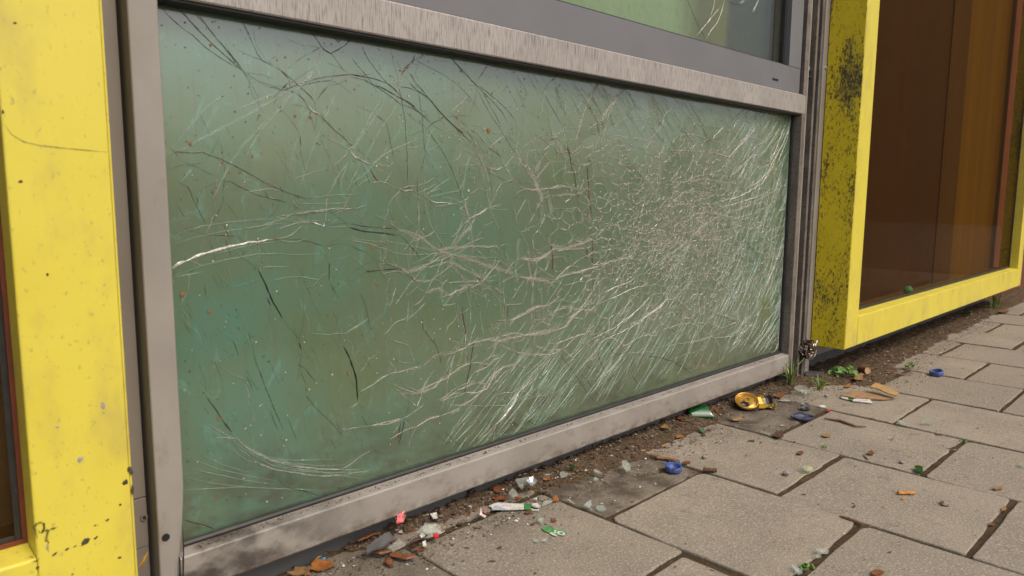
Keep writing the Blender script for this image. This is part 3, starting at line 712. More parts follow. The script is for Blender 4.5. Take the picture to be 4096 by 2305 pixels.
# ------------------------------------------------------------------ cracks in the lower pane
# traced: region header "ox,oy,scale"; each line "type width_mm: x,y x,y ..."
TRACE = """
@640,0,1.8125
d.8:0,45 60,110 150,190 240,255 330,340 430,410 530,475 590,510
d.6:115,40 190,120 280,225 400,340 520,450 600,515
d.5:150,70 300,240 460,390 600,515
d.6:235,65 330,180 430,300 530,430 610,520
d.5:270,90 350,200 450,320 560,450 615,525
D2:606,518 632,562
o1.1:570,95 610,180 660,290 705,390 740,440 830,485
d1.3:830,485 870,505 930,555 990,605 1050,660 1095,700 1125,745
d1:850,480 930,570
d1.2:870,660 950,635 1030,600 1130,570 1250,550 1380,542 1450,545
d.8:965,665 1060,610 1160,590 1250,580
D2.2:880,650 925,602
w3:1030,705 1070,770 1110,810 1170,840 1240,900
d1:975,665 1040,715 1080,780
d1.2:1160,840 1230,910 1300,970 1380,1050 1405,1065
o1:1070,175 1120,260 1180,350 1250,400 1300,470 1340,520
d1.3:1090,390 1165,345
d1.5:1180,355 1240,385 1290,360 1340,330 1385,275
o1:1250,210 1310,330
g5:870,665 700,735 580,790
g6:950,650 750,770 560,880 400,960 260,1030 150,1095
g4:860,770 720,930 600,1060 510,1190 430,1340 380,1450
g4.5:960,690 850,810 740,940 650,1080 590,1230
g5:1200,400 1100,530 960,700
p5:1130,510 1060,590
g4:480,670 300,820 180,960 95,1070
g4:240,1220 150,1325
g4:1180,900 1100,1090 1050,1230 1020,1360
g4:1280,640 1230,780 1180,900
g5:1380,1160 1300,1260 1225,1410
g4:1450,1200 1390,1310 1350,1390
g3:1360,1180 1320,1300 1305,1400
g4:1450,980 1400,1090
d1:50,1140 110,1100 200,1108 310,1105 420,1145 520,1190 640,1255 770,1330 880,1380 990,1415 1060,1445
d.7:60,1060 110,1100 150,1160
d.8:230,1195 320,1175
d1:460,1310 520,1320 600,1365 700,1410 820,1445 930,1470
D1.2:470,1305 460,1390
d.8:890,1385 880,1445
o.8:135,1320 205,1355 245,1450 340,1640
w3:895,1380 930,1390
D1.2:1140,725 1170,680 1215,630
w3:1370,1060 1390,1110 1420,1140 1450,1160
g3:1000,980 960,1120 935,1240
D1.2:1018,985 1022,1060
@1400,100,1.8125
d1.4:0,355 80,370 170,390 260,420 330,470 380,530 450,590 520,650 590,710
d1:0,375 100,400 190,450 300,520 370,575 440,600 510,640
d1.8:150,425 220,450 300,490 360,530 440,570 480,605
o1:90,170 140,260 200,340 250,400 310,455 350,500
o.8:10,240 70,310 130,380 190,470
R3:370,360 410,310 460,255 470,215
w2:380,345 420,300 455,265
D1.5:510,240 535,200
g4:360,380 310,430
d1:430,415 480,470 560,520 620,590 690,670 760,740
d1:360,450 430,460 500,490 570,530 620,575
o.8:430,340 480,420 550,500 600,560
d.9:350,440 370,500 385,600 400,700 405,800 415,950 420,1050 415,1160
d.8:500,490 510,560 525,660 530,760 535,860 545,930
d1:545,930 530,1010 500,1080 490,1150 490,1250 495,1400
o.7:470,250 560,300 680,360 780,430 850,500 900,570 940,620
o1.2:720,200 770,280 840,350 900,420 940,460
o1:740,240 810,330 900,420 980,500 1060,580 1110,640 1150,720
d.8:930,440 1000,490 1070,550 1140,620 1200,690
o.8:920,460 970,560 1020,650 1080,740 1130,820 1180,900 1240,960
o.7:950,470 1050,640 1100,740
d.9:1010,275 960,350 925,410
g4:895,460 810,560 720,640
d1.5:700,665 660,680 590,715 555,755
d1:590,560 660,640 720,700 790,770 840,810 880,860
R1.4:640,620 710,690 770,745 830,790
w3:835,770 870,800 900,840 920,900
d1.2:870,760 930,790 975,850 995,910 995,940
g3:850,765 900,800 940,860 985,930
d1:565,755 610,830 660,900 700,970 740,1050 770,1130 800,1200
p3:800,1200 830,1280 850,1340 865,1410
g5:610,740 580,800 550,910
g4:550,800 450,845 330,900 230,950 110,1080 0,1160
g3:660,870 550,915
g5:885,920 850,1000 830,1100 815,1210
p6:920,920 960,1000 990,1080 1015,1160
R1:1000,890 1060,925 1095,960
p4:1095,960 1120,1030 1160,1090 1210,1150 1250,1180 1320,1200 1360,1200
p4:985,1030 1060,1050 1110,1030
d.8:1000,1070 1060,1095 1140,1135 1190,1140
p8:1200,910 1240,1000 1300,1060 1340,1140 1370,1200 1400,1290
w3:1205,930 1225,970 1245,1015
g4:1320,1000 1350,1090
g4:270,490 230,590 150,720 90,800 30,910
g4:240,520 160,640 80,790 30,880
g4.5:360,540 300,650 230,740 170,850 110,970
g3:380,650 330,700
g4:320,990 260,1050
g4:290,1080 245,1160
R2.4:145,1040 170,1090 210,1140
w3:0,900 30,950 90,990 150,1010
d.8:170,635 265,710 290,830 310,930 320,970
w2.5:340,1190 400,1205 450,1200 490,1220
g3:750,1100 650,1160 555,1235
g3:800,1195 700,1220 560,1250
w3:550,1255 630,1290 700,1290 770,1300
p3:1000,1330 940,1370 890,1390
p3:975,1170 1000,1260 1020,1350
g4:1280,1260 1220,1360 1205,1400
g3:1430,430 1400,550 1375,690
o.8:1145,435 1095,500
@2100,200,2.4167
d1.2:320,235 270,290 215,335
g4:215,335 190,430 160,540 135,690
d1:350,315 320,360
w2:385,600 400,640
g2.5:570,460 520,540 480,590 420,630
p9:720,310 660,410 610,490 570,600 540,700 510,820 490,900
d1:715,310 660,400
d1:1005,360 960,400
p10:940,410 880,470 840,530 780,590 740,670
p6:840,540 800,640 780,740 760,800
w4:825,610 840,680 865,745 880,720
p7:680,640 700,690 730,690
D1:695,700 710,780 730,840
p10:250,760 270,810 310,850
d1:215,870 300,855
p8:290,870 340,940 370,1010 400,1080
w4:385,900 400,940
R3:410,930 430,1000 445,1070 470,1110
D1.5:400,890 430,990 440,1060 450,1130 480,1200 490,1280 505,1350
p5:550,1110 610,1110 640,1090
R3.5:600,1120 608,1200 615,1300 620,1400 628,1480 640,1560 645,1670
p7:100,1080 110,1170 150,1070
p9:0,1080 40,1150 90,1240 120,1330 150,1400
g2:240,1250 330,1170 430,1110
p5:0,1340 100,1355 240,1340 330,1310
p5:240,1345 350,1320 460,1330 510,1350
p5:290,1410 380,1400 490,1400
D1.5:235,1340 260,1440 290,1620
p5:1120,1180 1190,1280 1260,1360
d1.4:1245,1400 1280,1470 1300,1520 1240,1590
p7:1430,550 1350,620 1320,730
p5:1350,830 1340,920 1310,1020
@2600,350,2.2308
w4:670,340 620,390 580,430 560,460
d1:560,460 500,490
g2:600,220 530,290 460,370
g2:580,260 500,350
d1:830,200 740,290 700,330
w2:900,200 780,290 720,400
p7:950,240 920,350 860,430 800,500 750,570 720,610
w4:980,330 900,410 830,490 760,560 720,600
p3:700,420 690,510 685,600
p3:160,560 290,565 400,570 500,570 580,590 640,605 700,630
w2.5:580,590 640,605 700,630
p5:980,595 900,620 830,690 790,740 720,790
p4:330,840 400,800 480,780 570,780 660,790 700,800
p4:280,850 350,840 450,820 550,830 640,840 720,860
p4:200,1030 290,940 400,930 500,940 600,950 690,970
w5:1300,280 1230,400 1180,520 1110,640 1040,770 960,850 860,900
w4:1220,310 1170,430 1120,560 1060,690
w4:1290,330 1220,480 1180,570 1130,690
w4:640,1010 750,990 850,950 930,900 1010,850
w4:640,1070 740,1040 850,1010 950,980 1050,930
p4:700,1110 800,1080 900,1050 1000,1020
p5:380,1140 500,1110 640,1140 760,1170 850,1150 920,1120
d1:465,320 480,380 505,455
@640,700,1.8125
w5:86,690 150,640 220,615 300,580 420,540 540,510 680,485 835,465
w7:86,680 130,650 200,625
d1:900,460 1000,465 1080,480 1180,515
g2:80,460 200,400 320,370 480,345 650,330 880,315
g2:85,515 250,455 450,410 600,390 800,360 1000,340
g2.2:100,735 300,660 500,610 700,575 860,570 1000,580 1200,570
g2.5:110,740 310,705
g2:380,580 560,530 700,500 870,480
g2.5:780,775 920,740 1040,740 1180,770
d.8:380,440 460,440 580,455
g3:730,670 850,665 940,665
g2:1190,380 1300,375 1400,375
g2:1040,160 1150,160 1280,145 1450,145
g2:970,205 1200,210 1400,200
p2:970,280 1100,265 1250,250 1400,245
d1:940,300 1050,290 1180,270
w4:1100,345 1190,375 1195,340
D1.8:710,685 760,790 820,920 880,1020 890,1045
D2:775,890 800,950
D1.8:1005,1210 1025,1270
D1.5:1000,1270 1010,1320
o1:160,1040 220,1150
t3:240,1060 300,1180 370,1300
t3:600,1100 660,1240 700,1380
t4:420,360 430,440 425,520
t3:330,960 340,1060
t3:560,1140 610,1170 650,1260
t3:820,1190 870,1200 930,1230
t4:500,820 620,800 700,780
t3:400,1110 480,1160 560,1210
t3:230,1050 330,1250
D1.4:1230,630 1225,770
o1:1240,790 1300,900
g3.5:1345,1150 1400,1110 1450,1085
D2.4:1330,1240 1370,1310 1400,1400 1425,1480 1430,1560 1436,1640
g4:1380,1690 1440,1650
o.8:470,460 520,600
o.9:320,780 340,910
o.8:520,1170 580,1330
o.8:640,1130 700,1370 750,1480
@1400,800,1.8125
p3:490,0 500,100 500,200
p4:820,25 845,90 870,160 880,220 885,310 895,400
p4:870,130 940,100 1000,60
p4:905,130 885,180
g4:1270,0 1210,110
D1.6:0,200 100,230 170,235 250,240 340,255
d1:0,170 80,190 200,200 350,215
p8:350,215 430,240 520,280 590,340 640,365
d1:350,250 400,290 440,340 480,380 510,430
p6:640,365 760,345 880,335 1000,340 1080,340
p8:640,370 740,405 850,430 950,465 1060,495 1180,535
p6:720,450 800,490 880,530 960,575
p5:740,490 800,540 860,600 900,650
p5:860,590 960,590 1020,520
w3.5:945,630 962,675
p5:1040,630 1110,680
D1.5:110,525 160,515 220,510 300,505 360,495
p7:360,495 420,520 480,500 540,475 580,455
d1:190,440 250,455 310,480
d.8:0,330 60,360 140,390
p5:430,540 480,590 540,595 590,580
p6:550,680 600,660 650,645 720,690 780,660 850,640
w3:780,655 810,640
g5:550,740 500,800 400,880
g4:140,860 70,905 0,955
o.9:65,670 100,730 120,800 130,850 150,980
R2.4:815,770 820,850 835,930 838,990
w3:838,960 838,1010 835,1050
p5:840,1050 900,1035 1000,1020 1080,1025 1160,1010
d2:900,1020 885,1120 875,1200 855,1290 830,1400
p6:870,1180 780,1230 700,1290 600,1340 480,1400
p5:760,1110 740,1180 720,1260 700,1330
p4:770,1100 840,1070
d1:630,1140 560,1170 520,1210 430,1230 280,1265
p4:520,1210 430,1230 280,1265
g5:280,1265 180,1330 60,1400
d1:520,850 530,940 580,1000 620,1050 650,1130 660,1190
d1.1:680,880 675,960 665,1010
p4:1110,470 1140,480 1180,530
w3:1140,460 1150,490
g8:1205,280 1215,420 1200,500 1205,610
p7:1230,430 1330,435 1400,410 1450,385
p7:1230,560 1330,570 1400,580 1450,600
R2:1145,770 1140,850
p4:1110,690 1120,760
p5:1150,875 1230,850 1290,810 1350,780 1450,760
p5:1100,1010 1200,990 1300,970 1450,940
p4:910,1180 1020,1195
w4:1035,1160 1035,1200
p5:900,1250 1000,1210
p5:830,1400 920,1400 990,1370 1050,1260 1110,1210 1200,1190
w3:1180,1450 1230,1390
@2100,700,2.4167
p6:0,830 100,830 180,790 250,745
p7:260,730 330,715 420,700 500,680 580,655 640,630
p4:300,735 400,720 500,718 590,712
p7:0,1010 100,1000 180,1020 240,1045 290,1090
p7:290,1010 380,970 470,945 560,925 640,905 720,880
w2.5:440,950 560,925 640,905 715,882
p5:720,880 820,840 920,820 1000,800
R3:255,680 265,760 270,850 265,930
R2:595,660 600,740 605,820
R3:650,600 655,700 650,790 655,880
d1.8:658,950 660,1050 658,1150 655,1250
g9:100,50 130,140 170,270
g5:215,190 235,300 240,470
d2:500,150 520,230
p5:650,260 690,330 760,320
p4:820,480 930,515 1040,540 1130,560 1200,610
p4:1080,625 1200,650 1300,670
w3.5:720,1160 820,1110 900,1080 1000,1040 1060,1000
w3.5:720,1240 840,1190 950,1140 1080,1085 1230,1065
w3.5:930,1440 1030,1360 1130,1260 1220,1170
w3.5:1080,1420 1200,1350 1300,1280 1390,1190
p7:0,1330 80,1285 200,1265
p7:270,1320 380,1280 490,1300 560,1305 640,1310 680,1270
p5:530,1300 580,1240 650,1130
p6:410,1390 500,1340 560,1300
w3:225,1200 235,1265
g3:830,1440 930,1350 1030,1255
@2600,850,2.2308
p4:180,740 250,790 330,850 370,910 400,980 430,1040 520,1090 590,1140 620,1200
d1:440,760 460,850 480,920
p4:440,850 520,870 600,905 690,930 780,960 870,990 960,1040 1040,1110 1130,1190
d1:520,900 600,920 680,945 780,985
p3:650,640 700,710 730,800 760,880 800,950
p4:780,470 810,560 840,660 870,740 900,810
d1:790,470 815,570 850,680
p4:830,530 890,590 930,670 980,760
p4:0,900 80,840 180,760
p4:170,1030 250,1000 350,990 400,1010
w4:1180,230 1150,370 1100,500 1050,620 1010,700
p4:1150,820 1190,930 1210,1030
w4:1200,1060 1150,1160 1110,1260
p5:1040,1040 1100,1090 1140,1180
D1.2:870,285 930,350
d1:0,1285 120,1300 200,1330 290,1380 370,1430
d1.2:90,1000 170,1040 250,1075
t5:640,740 720,690 760,600 780,560
t5:700,990 760,1080 650,1160
t4:900,810 950,880 980,960
@700,1450,2.0713
g2:370,480 470,590 600,700 750,780 900,810 1100,810 1340,800
p2:520,640 650,740 800,810 1000,860 1200,880 1380,880
g2.2:320,580 480,650 640,760 800,850 960,890 1200,915 1600,910
g2:500,620 640,730 800,800 1000,840 1250,860 1450,840
p2.2:680,830 820,890 1000,920 1200,940 1380,945
g2:600,720 740,800 920,870 1150,900 1400,940 1600,975
g2:80,950 300,1000 550,1030 800,1045 1000,1050 1270,1065
g2:75,1055 300,1045 600,1030
g1.6:100,870 350,930 600,980 800,1010
g1.6:90,780 350,880 600,940 850,985
g1.4:200,760 400,850 640,920
D1.2:900,1030 1050,1060 1200,1100
d1.4:260,285 330,370 400,490 470,575
R1.2:400,500 470,580
o.9:700,80 800,330 900,560
o.9:1080,270 1200,410 1300,500 1390,610
g2.5:1390,610 1440,580
o.8:860,600 930,700
o1:1010,20 1070,45 1120,110 1170,160
o.9:590,110 650,230
D1:70,1300 200,1340 330,1400
t3:220,250 260,300
t4:600,200 650,260
t4:560,440 620,420
t3:160,300 260,280
@1300,1350,2.0713
p4:1090,440 1150,420 1250,380
w3:720,540 760,570 790,500 800,460
p5:790,460 900,420 980,330
D1.6:610,900 640,780 660,680
R2:605,860 620,760 630,700
g3:560,800 620,720
w4:1400,730 1480,660 1560,560 1620,440
w3:1420,715 1500,630 1590,510
o.9:990,780 1080,870 1150,900
o.9:920,800 1020,890
o.9:1470,760 1560,700 1657,790
p5:380,735 520,705 640,680
p5:760,740 850,680 960,650
p5:1120,570 1200,530 1300,450 1340,380
@2000,1200,2.2314
d1.2:850,130 855,280 865,430 890,540 940,640 1000,720
D1.4:950,350 985,420 1020,485
d1.2:1020,490 1090,480 1150,460 1200,360
w2.5:1200,355 1290,320 1350,300
d1.2:1165,495 1250,485 1350,505 1450,520 1562,555
d1:1375,520 1360,650
d1.2:1205,510 1180,620 1190,690 1250,770
o1:530,480 640,620 720,740 800,860 900,950
o1:700,640 800,750 880,860
o.9:760,580 900,660 1050,780 1160,870
o.9:60,1040 150,1130 260,1190
o.9:200,1060 330,1120
d1:1310,340 1325,410
p6:0,330 120,300 230,320 400,300 520,260 600,230 650,160 740,60
p6:0,400 150,470 300,490 450,490 560,440
w3:90,950 130,900 185,800
p5:500,390 640,340 760,300
w3:760,380 880,320 1000,265 1100,190 1290,40
w3:900,370 1030,310 1180,240 1330,130 1480,10
"""

def ribbon(pts, w, jag, r, out, amp=1.0, lift=0.0006, taper=0.25, edge=0.3):
    """append a crack ribbon (three vertices across, centre proud) to out=(verts, faces, cov); pts = (x, z)"""
    P = []
    for i in range(len(pts) - 1):
        a, b = pts[i], pts[i + 1]
        L = math.dist(a, b)
        n = max(1, int(L / 0.006))
        for k in range(n):
            t = k / n
            P.append((a[0] + (b[0] - a[0]) * t, a[1] + (b[1] - a[1]) * t))
    P.append(pts[-1])
    N = len(P)
    if N < 2:
        return
    vs, fs, cv = out
    base = len(vs)
    cur = 0.0
    for i, (x, z) in enumerate(P):
        a, b = P[max(0, i - 1)], P[min(N - 1, i + 1)]
        dx, dz = b[0] - a[0], b[1] - a[1]
        L = math.hypot(dx, dz) or 1e-6
        nx, nz = -dz / L, dx / L
        s = i / (N - 1)
        e = min(1.0, min(s, 1 - s) / taper + 0.25)
        cur = cur * 0.6 + r.uniform(-1, 1) * jag * 0.5
        ww = w * e * r.uniform(0.55, 1.35) * 0.5
        al = r.uniform(0.65, 1.0) * amp * (0.35 + 0.65 * e)
        ox, oz = nx * cur, nz * cur
        k = r.uniform(-0.35, 0.35)
        vs.append((x + ox - nx * ww, Y_GLASS - 0.0004, z + oz - nz * ww))
        vs.append((x + ox + nx * ww * k, Y_GLASS - 0.0004 - lift * r.uniform(0.5, 1.2), z + oz + nz * ww * k))
        vs.append((x + ox + nx * ww, Y_GLASS - 0.0004, z + oz + nz * ww))
        cv += [edge * al, al, edge * al]
        if i:
            q = base + 3 * i
            fs.append((q - 3, q - 2, q + 1, q)); fs.append((q - 2, q - 1, q + 2, q + 1))

def gp(px, py):
    p = on_y(px, py, Y_GLASS - 0.0005)
    return (p.x, p.z)

X0, X1, Z0, Z1 = 0.3185, 1.9965, 0.098, 0.7615
def clip(pts):
    return [(min(max(x, X0), X1), min(max(z, Z0), Z1)) for x, z in pts]

crack_r = random.Random(11)
JAG = {'d': .0009, 'D': .0008, 'o': .0006, 'w': .0016, 'g': .0005, 'p': .0022, 'R': .0006, 't': .003}
ox = oy = 0; sc_ = 1
n_crack = 0
for line in TRACE.strip().split('\n'):
    if line[0] == '@':
        ox, oy, sc_ = map(float, line[1:].split(','))
        continue
    h_, rest = line.split(':')
    ty, w = h_[0], float(h_[1:]) * 0.001
    pts = clip([gp(ox + float(a) / sc_, oy + float(b) / sc_) for a, b in (q.split(',') for q in rest.split())])
    if sum(math.dist(pts[i], pts[i + 1]) for i in range(len(pts) - 1)) < 0.004:
        continue
    parts = []                                   # (material type, ribbon data) gathered into one crack object
    def lay(t_, P, w_, jag, amp, lift, taper, edge):
        o = ([], [], []); ribbon(clip(P), w_, jag, crack_r, o, amp, lift, taper, edge); parts.append((t_, o))
    def near(d):
        return [(x + crack_r.uniform(-1, 1) * d, z + crack_r.uniform(-1, 1) * d) for x, z in pts]
    u = crack_r.uniform
    if ty == 'p':
        lay('p', pts, w * 1.15, .0018, .55, .0003, .04, .2)
        for k in range(2): lay('w', near(w * .25), u(.0005, .0009), .0022, u(.4, .8), .0011, .05, .4)
        lay('d', near(w * .4), .0007, .0016, .35, .0002, .05, .4)
    elif ty == 'w':
        lay('w', pts, w * .6, .0016, 1.0, .0010, .3, .35)
        lay('d', near(w * .35), .0009, .0012, .9, .0002, .1, .4)
    elif ty in 'dD':
        lay(ty, pts, w * 1.2, JAG[ty], 1.0, .0004, .07, .35)
        if u(0, 1) < .5: lay('w', near(.0012), .0007, .0008, .35, .0009, .1, .3)
    elif ty == 'g':
        lay('g', pts, w * 1.1, .0004, .42, .0009, .3, 0.0)
        lay('g', near(w * .2), .0007, .0004, .6, .0009, .3, .3)
    else:
        lay(ty, pts, w * 1.3, JAG[ty], 1.0, .0004, .2 if ty == 't' else .07, 0.0 if ty == 't' else .35)
    if ty in 'pwdD' and len(pts) > 1:     # the crack runs on from both ends in fine branches
        for (a, b) in ((pts[0], pts[1]), (pts[-1], pts[-2])):
            th = math.atan2(a[1] - b[1], a[0] - b[0])
            for k in range(2 if ty in 'pw' else 1):
                t2 = th + u(-.7, .7); x, z = a; P = [a]
                for q in range(int(u(3, 8))):
                    t2 += u(-.25, .25); x += math.cos(t2) * .008; z += math.sin(t2) * .008; P.append((x, z))
                if ty in 'pw':
                    lay('p', P, u(.0010, .0022), .0008, .5, .0003, .1, .25); lay('w', P, .0006, .0008, u(.3, .7), .0009, .1, .3)
                else:
                    lay('d', P, .0006, .0006, .7, .0003, .1, .35)
    if ty in 'pw':     # splintery hairs along the line
        for i in range(len(pts) - 1):
            L = math.dist(pts[i], pts[i + 1])
            for k in range(int(L / 0.009) + 1):
                t = crack_r.random()
                x, z = pts[i][0] + (pts[i + 1][0] - pts[i][0]) * t, pts[i][1] + (pts[i + 1][1] - pts[i][1]) * t
                a = crack_r.gauss(1.57, 0.45) + (3.14 if crack_r.random() < .5 else 0)
                l_ = u(.003, .012)
                lay('w' if u(0, 1) < .5 else 'g', [(x, z), (x + math.cos(a) * l_, z + math.sin(a) * l_)], u(.0004, .0010), .0003, u(.3, .8), .0008, .4, .3)
    types = sorted({t_ for t_, o in parts})
    V, F, A, MI = [], [], [], []
    for t_, o in parts:
        b = len(V)
        V += o[0]; A += o[2]
        F += [tuple(b + q for q in f) for f in o[1]]
        MI += [types.index(t_)] * len(o[1])
    if F:
        make('crack', V, F, [CR[t_] for t_ in types], pane, mi=MI, attr={'cov': ('POINT', A)})
        n_crack += 1
print('cracks', n_crack)

# fine shatter: striations fanning up from the foot of the pane, nearly upright ones at the right, combing under the transom
def stri(name, items, ty, amp=1.0, lift=0.001):
    out = ([], [], [])
    for pts, w in items:
        ribbon(clip(pts), w, JAG[ty] * 0.35, crack_r, out, amp * crack_r.uniform(0.4, 1.4), lift, 0.35)
    o = make(name, out[0], out[1], CR[ty], pane, attr={'cov': ('POINT', out[2])})
    o['kind'] = 'stuff'
    return o
R_ = crack_r.uniform
def arc_px(x, y, ang, L, bend):
    pts = []
    a = ang
    n = 7
    for i in range(n):
        pts.append(gp(x, y))
        x += math.cos(a) * L / n; y -= math.sin(a) * L / n
        a += bend / n
    return pts
def foot_y(px):    # picture height of the foot of the pane at column px
    return 2113 - (px - 1000) * 0.3425
items_g, items_w, items_d = [], [], []
FAN = [crack_r.triangular(1380, 3110, 2650) for _ in range(95)]
for i in range(400):       # fan rising from the foot, in bundles
    px = crack_r.choice(FAN) + crack_r.gauss(0, 20)
    up_ = abs(crack_r.gauss(0, 1)) * 170 * (0.5 + (px - 1350) / 1500)
    py = foot_y(px) - 12 - min(up_, 470)
    ang = math.radians(40 + 24 * (px - 1400) / 1600 + crack_r.gauss(0, 4.5))
    L = R_(60, 260) * (0.7 + 0.5 * (px - 1350) / 1700)
    pts = arc_px(px, py, ang, L, math.radians(R_(2, 16)))
    w = R_(0.0005, 0.0013)
    (items_g if crack_r.random() < 0.78 else items_w).append((pts, w * (1.5 if crack_r.random() < 0.15 else 0.9)))
stri('shatter_striations', items_g, 'g', 1.15)
stri('shatter_glints', items_w, 'w', 0.5)
items_g, items_w = [], []
for i in range(620):       # upright bundle at the right-hand edge
    px = crack_r.triangular(2840, 3165, 3080); py = R_(480, 1420)
    edge = 3180 - (py - 480) * 0.045
    px = min(px, edge - 8)
    lean = 78 - 26 * max(0, (900 - py) / 420) - 22 * max(0, (py - 1050) / 370)
    ang = math.radians(lean + crack_r.gauss(0, 6))
    pts = arc_px(px, py, ang, R_(40, 190), math.radians(R_(-10, 8)))
    (items_g if crack_r.random() < 0.75 else items_w).append((pts, R_(0.0006, 0.0020)))
stri('shatter_striations', items_g, 'g', 1.0)
stri('shatter_glints', items_w, 'w', 0.5)
items_o, items_g = [], []
for i in range(190):       # combing that hangs from the transom, leaning right
    px = crack_r.triangular(1900, 3150, 2500)
    top = 30 + (px - 1000) * 0.192 + 22
    py = top + abs(crack_r.gauss(0, 1)) * 60
    L = R_(25, 130) if crack_r.random() < 0.8 else R_(150, 330)
    pts = arc_px(px, py, math.radians(-58 + crack_r.gauss(0, 4)), L, math.radians(R_(-8, 4)))
    (items_g if crack_r.random() < 0.42 else items_o).append((pts, R_(0.0006, 0.0016)))
stri('shatter_combing', items_o, 'o', 0.75, 0.0004)
stri('shatter_combing', items_g, 'g', 0.75)
items_p, items_w = [], []
for i in range(170):       # upright dull striae over the middle of the pane
    px = crack_r.triangular(1500, 2900, 2300); py = R_(520, 1500)
    if py > foot_y(px) - 40: continue
    pts = arc_px(px, py, math.radians(-86 + crack_r.gauss(0, 5)), R_(30, 150), math.radians(R_(-4, 4)))
    items_p.append((pts, R_(0.0008, 0.003)))
stri('shatter_striae', items_p, 'p', 0.55, 0.0004)
items_d = []
for i in range(90):       # faint dark slanting scratches, left half
    px, py = R_(700, 1500), R_(420, 1900)
    if py > foot_y(px) - 60: continue
    items_d.append((arc_px(px, py, math.radians(-66 + crack_r.gauss(0, 7)), R_(20, 120), 0.05), R_(0.0004, 0.0011)))
stri('scratches', items_d, 'o', 0.8, 0.0003)
items_t = []
for i in range(150):
    px, py = crack_r.triangular(690, 1700, 850), R_(500, 1900)
    if py > foot_y(px) - 60: continue
    items_t.append((arc_px(px, py, math.radians(-70 + crack_r.gauss(0, 22)), R_(12, 70), R_(-.5, .5)), R_(0.0010, 0.0040)))
stri('teal_scuffs', items_t, 't', 0.8, 0.0003)

# crazed web right of the middle: cell walls of a dense point scatter
def crazing():
    r = random.Random(5)
    pts = []
    tries = 0
    while len(pts) < 980 and tries < 60000:
        tries += 1
        x, y = r.uniform(2080, 3150), r.uniform(520, 1480)
        d = math.hypot((x - 2760) / 360, (y - 930) / 280)
        dens = math.exp(-d * d * 1.3) + 0.03
        if y > foot_y(x) - 60: continue
        if r.random() < dens:
            pts.append(Vector((x, y)))
    res = delaunay_2d_cdt(pts, [], [], 0, 1e-4)
    V, F = res[0], res[2]
    cen = [sum((V[i] for i in f), Vector((0, 0))) / len(f) for f in F]
    edge = {}
    for fi, f in enumerate(F):
        for k in range(3):
            edge.setdefault(tuple(sorted((f[k], f[(k + 1) % 3]))), []).append(fi)
    op, ow = ([], [], []), ([], [], [])
    for e, fl in edge.items():
        if len(fl) < 2: continue
        a, b = cen[fl[0]], cen[fl[1]]
        if (a - b).length > 130 or r.random() < 0.12: continue
        mid = (a + b) / 2 + Vector((r.uniform(-3, 3), r.uniform(-3, 3)))
        d = math.hypot((mid.x - 2740) / 330, (mid.y - 935) / 260)
        pl = clip([gp(a.x, a.y), gp(mid.x, mid.y), gp(b.x, b.y)])
        f_ = math.exp(-d * d * 0.35)
        ribbon(pl, r.uniform(0.0024, 0.0055), 0.0012, r, op, r.uniform(0.6, 1.5) * (0.25 + 0.75 * f_), 0.0005, 0.02, 0.3)
        if r.random() < 0.75:
            ribbon(pl, r.uniform(0.0009, 0.0022), 0.0012, r, ow, r.uniform(0.3, 1.3) * (0.25 + 0.75 * f_), 0.0012, 0.1, 0.4)
        for q in range(3):         # slivers within the cell walls
            cx_, cz_ = pl[1][0] + r.gauss(0, 0.009), pl[1][1] + r.gauss(0, 0.009)
            a_ = r.gauss(1.45, 0.5); l_ = r.uniform(0.003, 0.012)
            ribbon(clip([(cx_, cz_), (cx_ + math.cos(a_) * l_, cz_ + math.sin(a_) * l_)]), r.uniform(0.0006, 0.0015), 0.0003, r, ow if r.random() < .5 else op, r.uniform(0.2, 0.8) * f_, 0.001, 0.4, 0.3)
    for o, ty in ((op, 'p'), (ow, 'w')):
        ob = make('crazed_web', o[0], o[1], CR[ty], pane, attr={'cov': ('POINT', o[2])})
        ob['kind'] = 'stuff'
crazing()

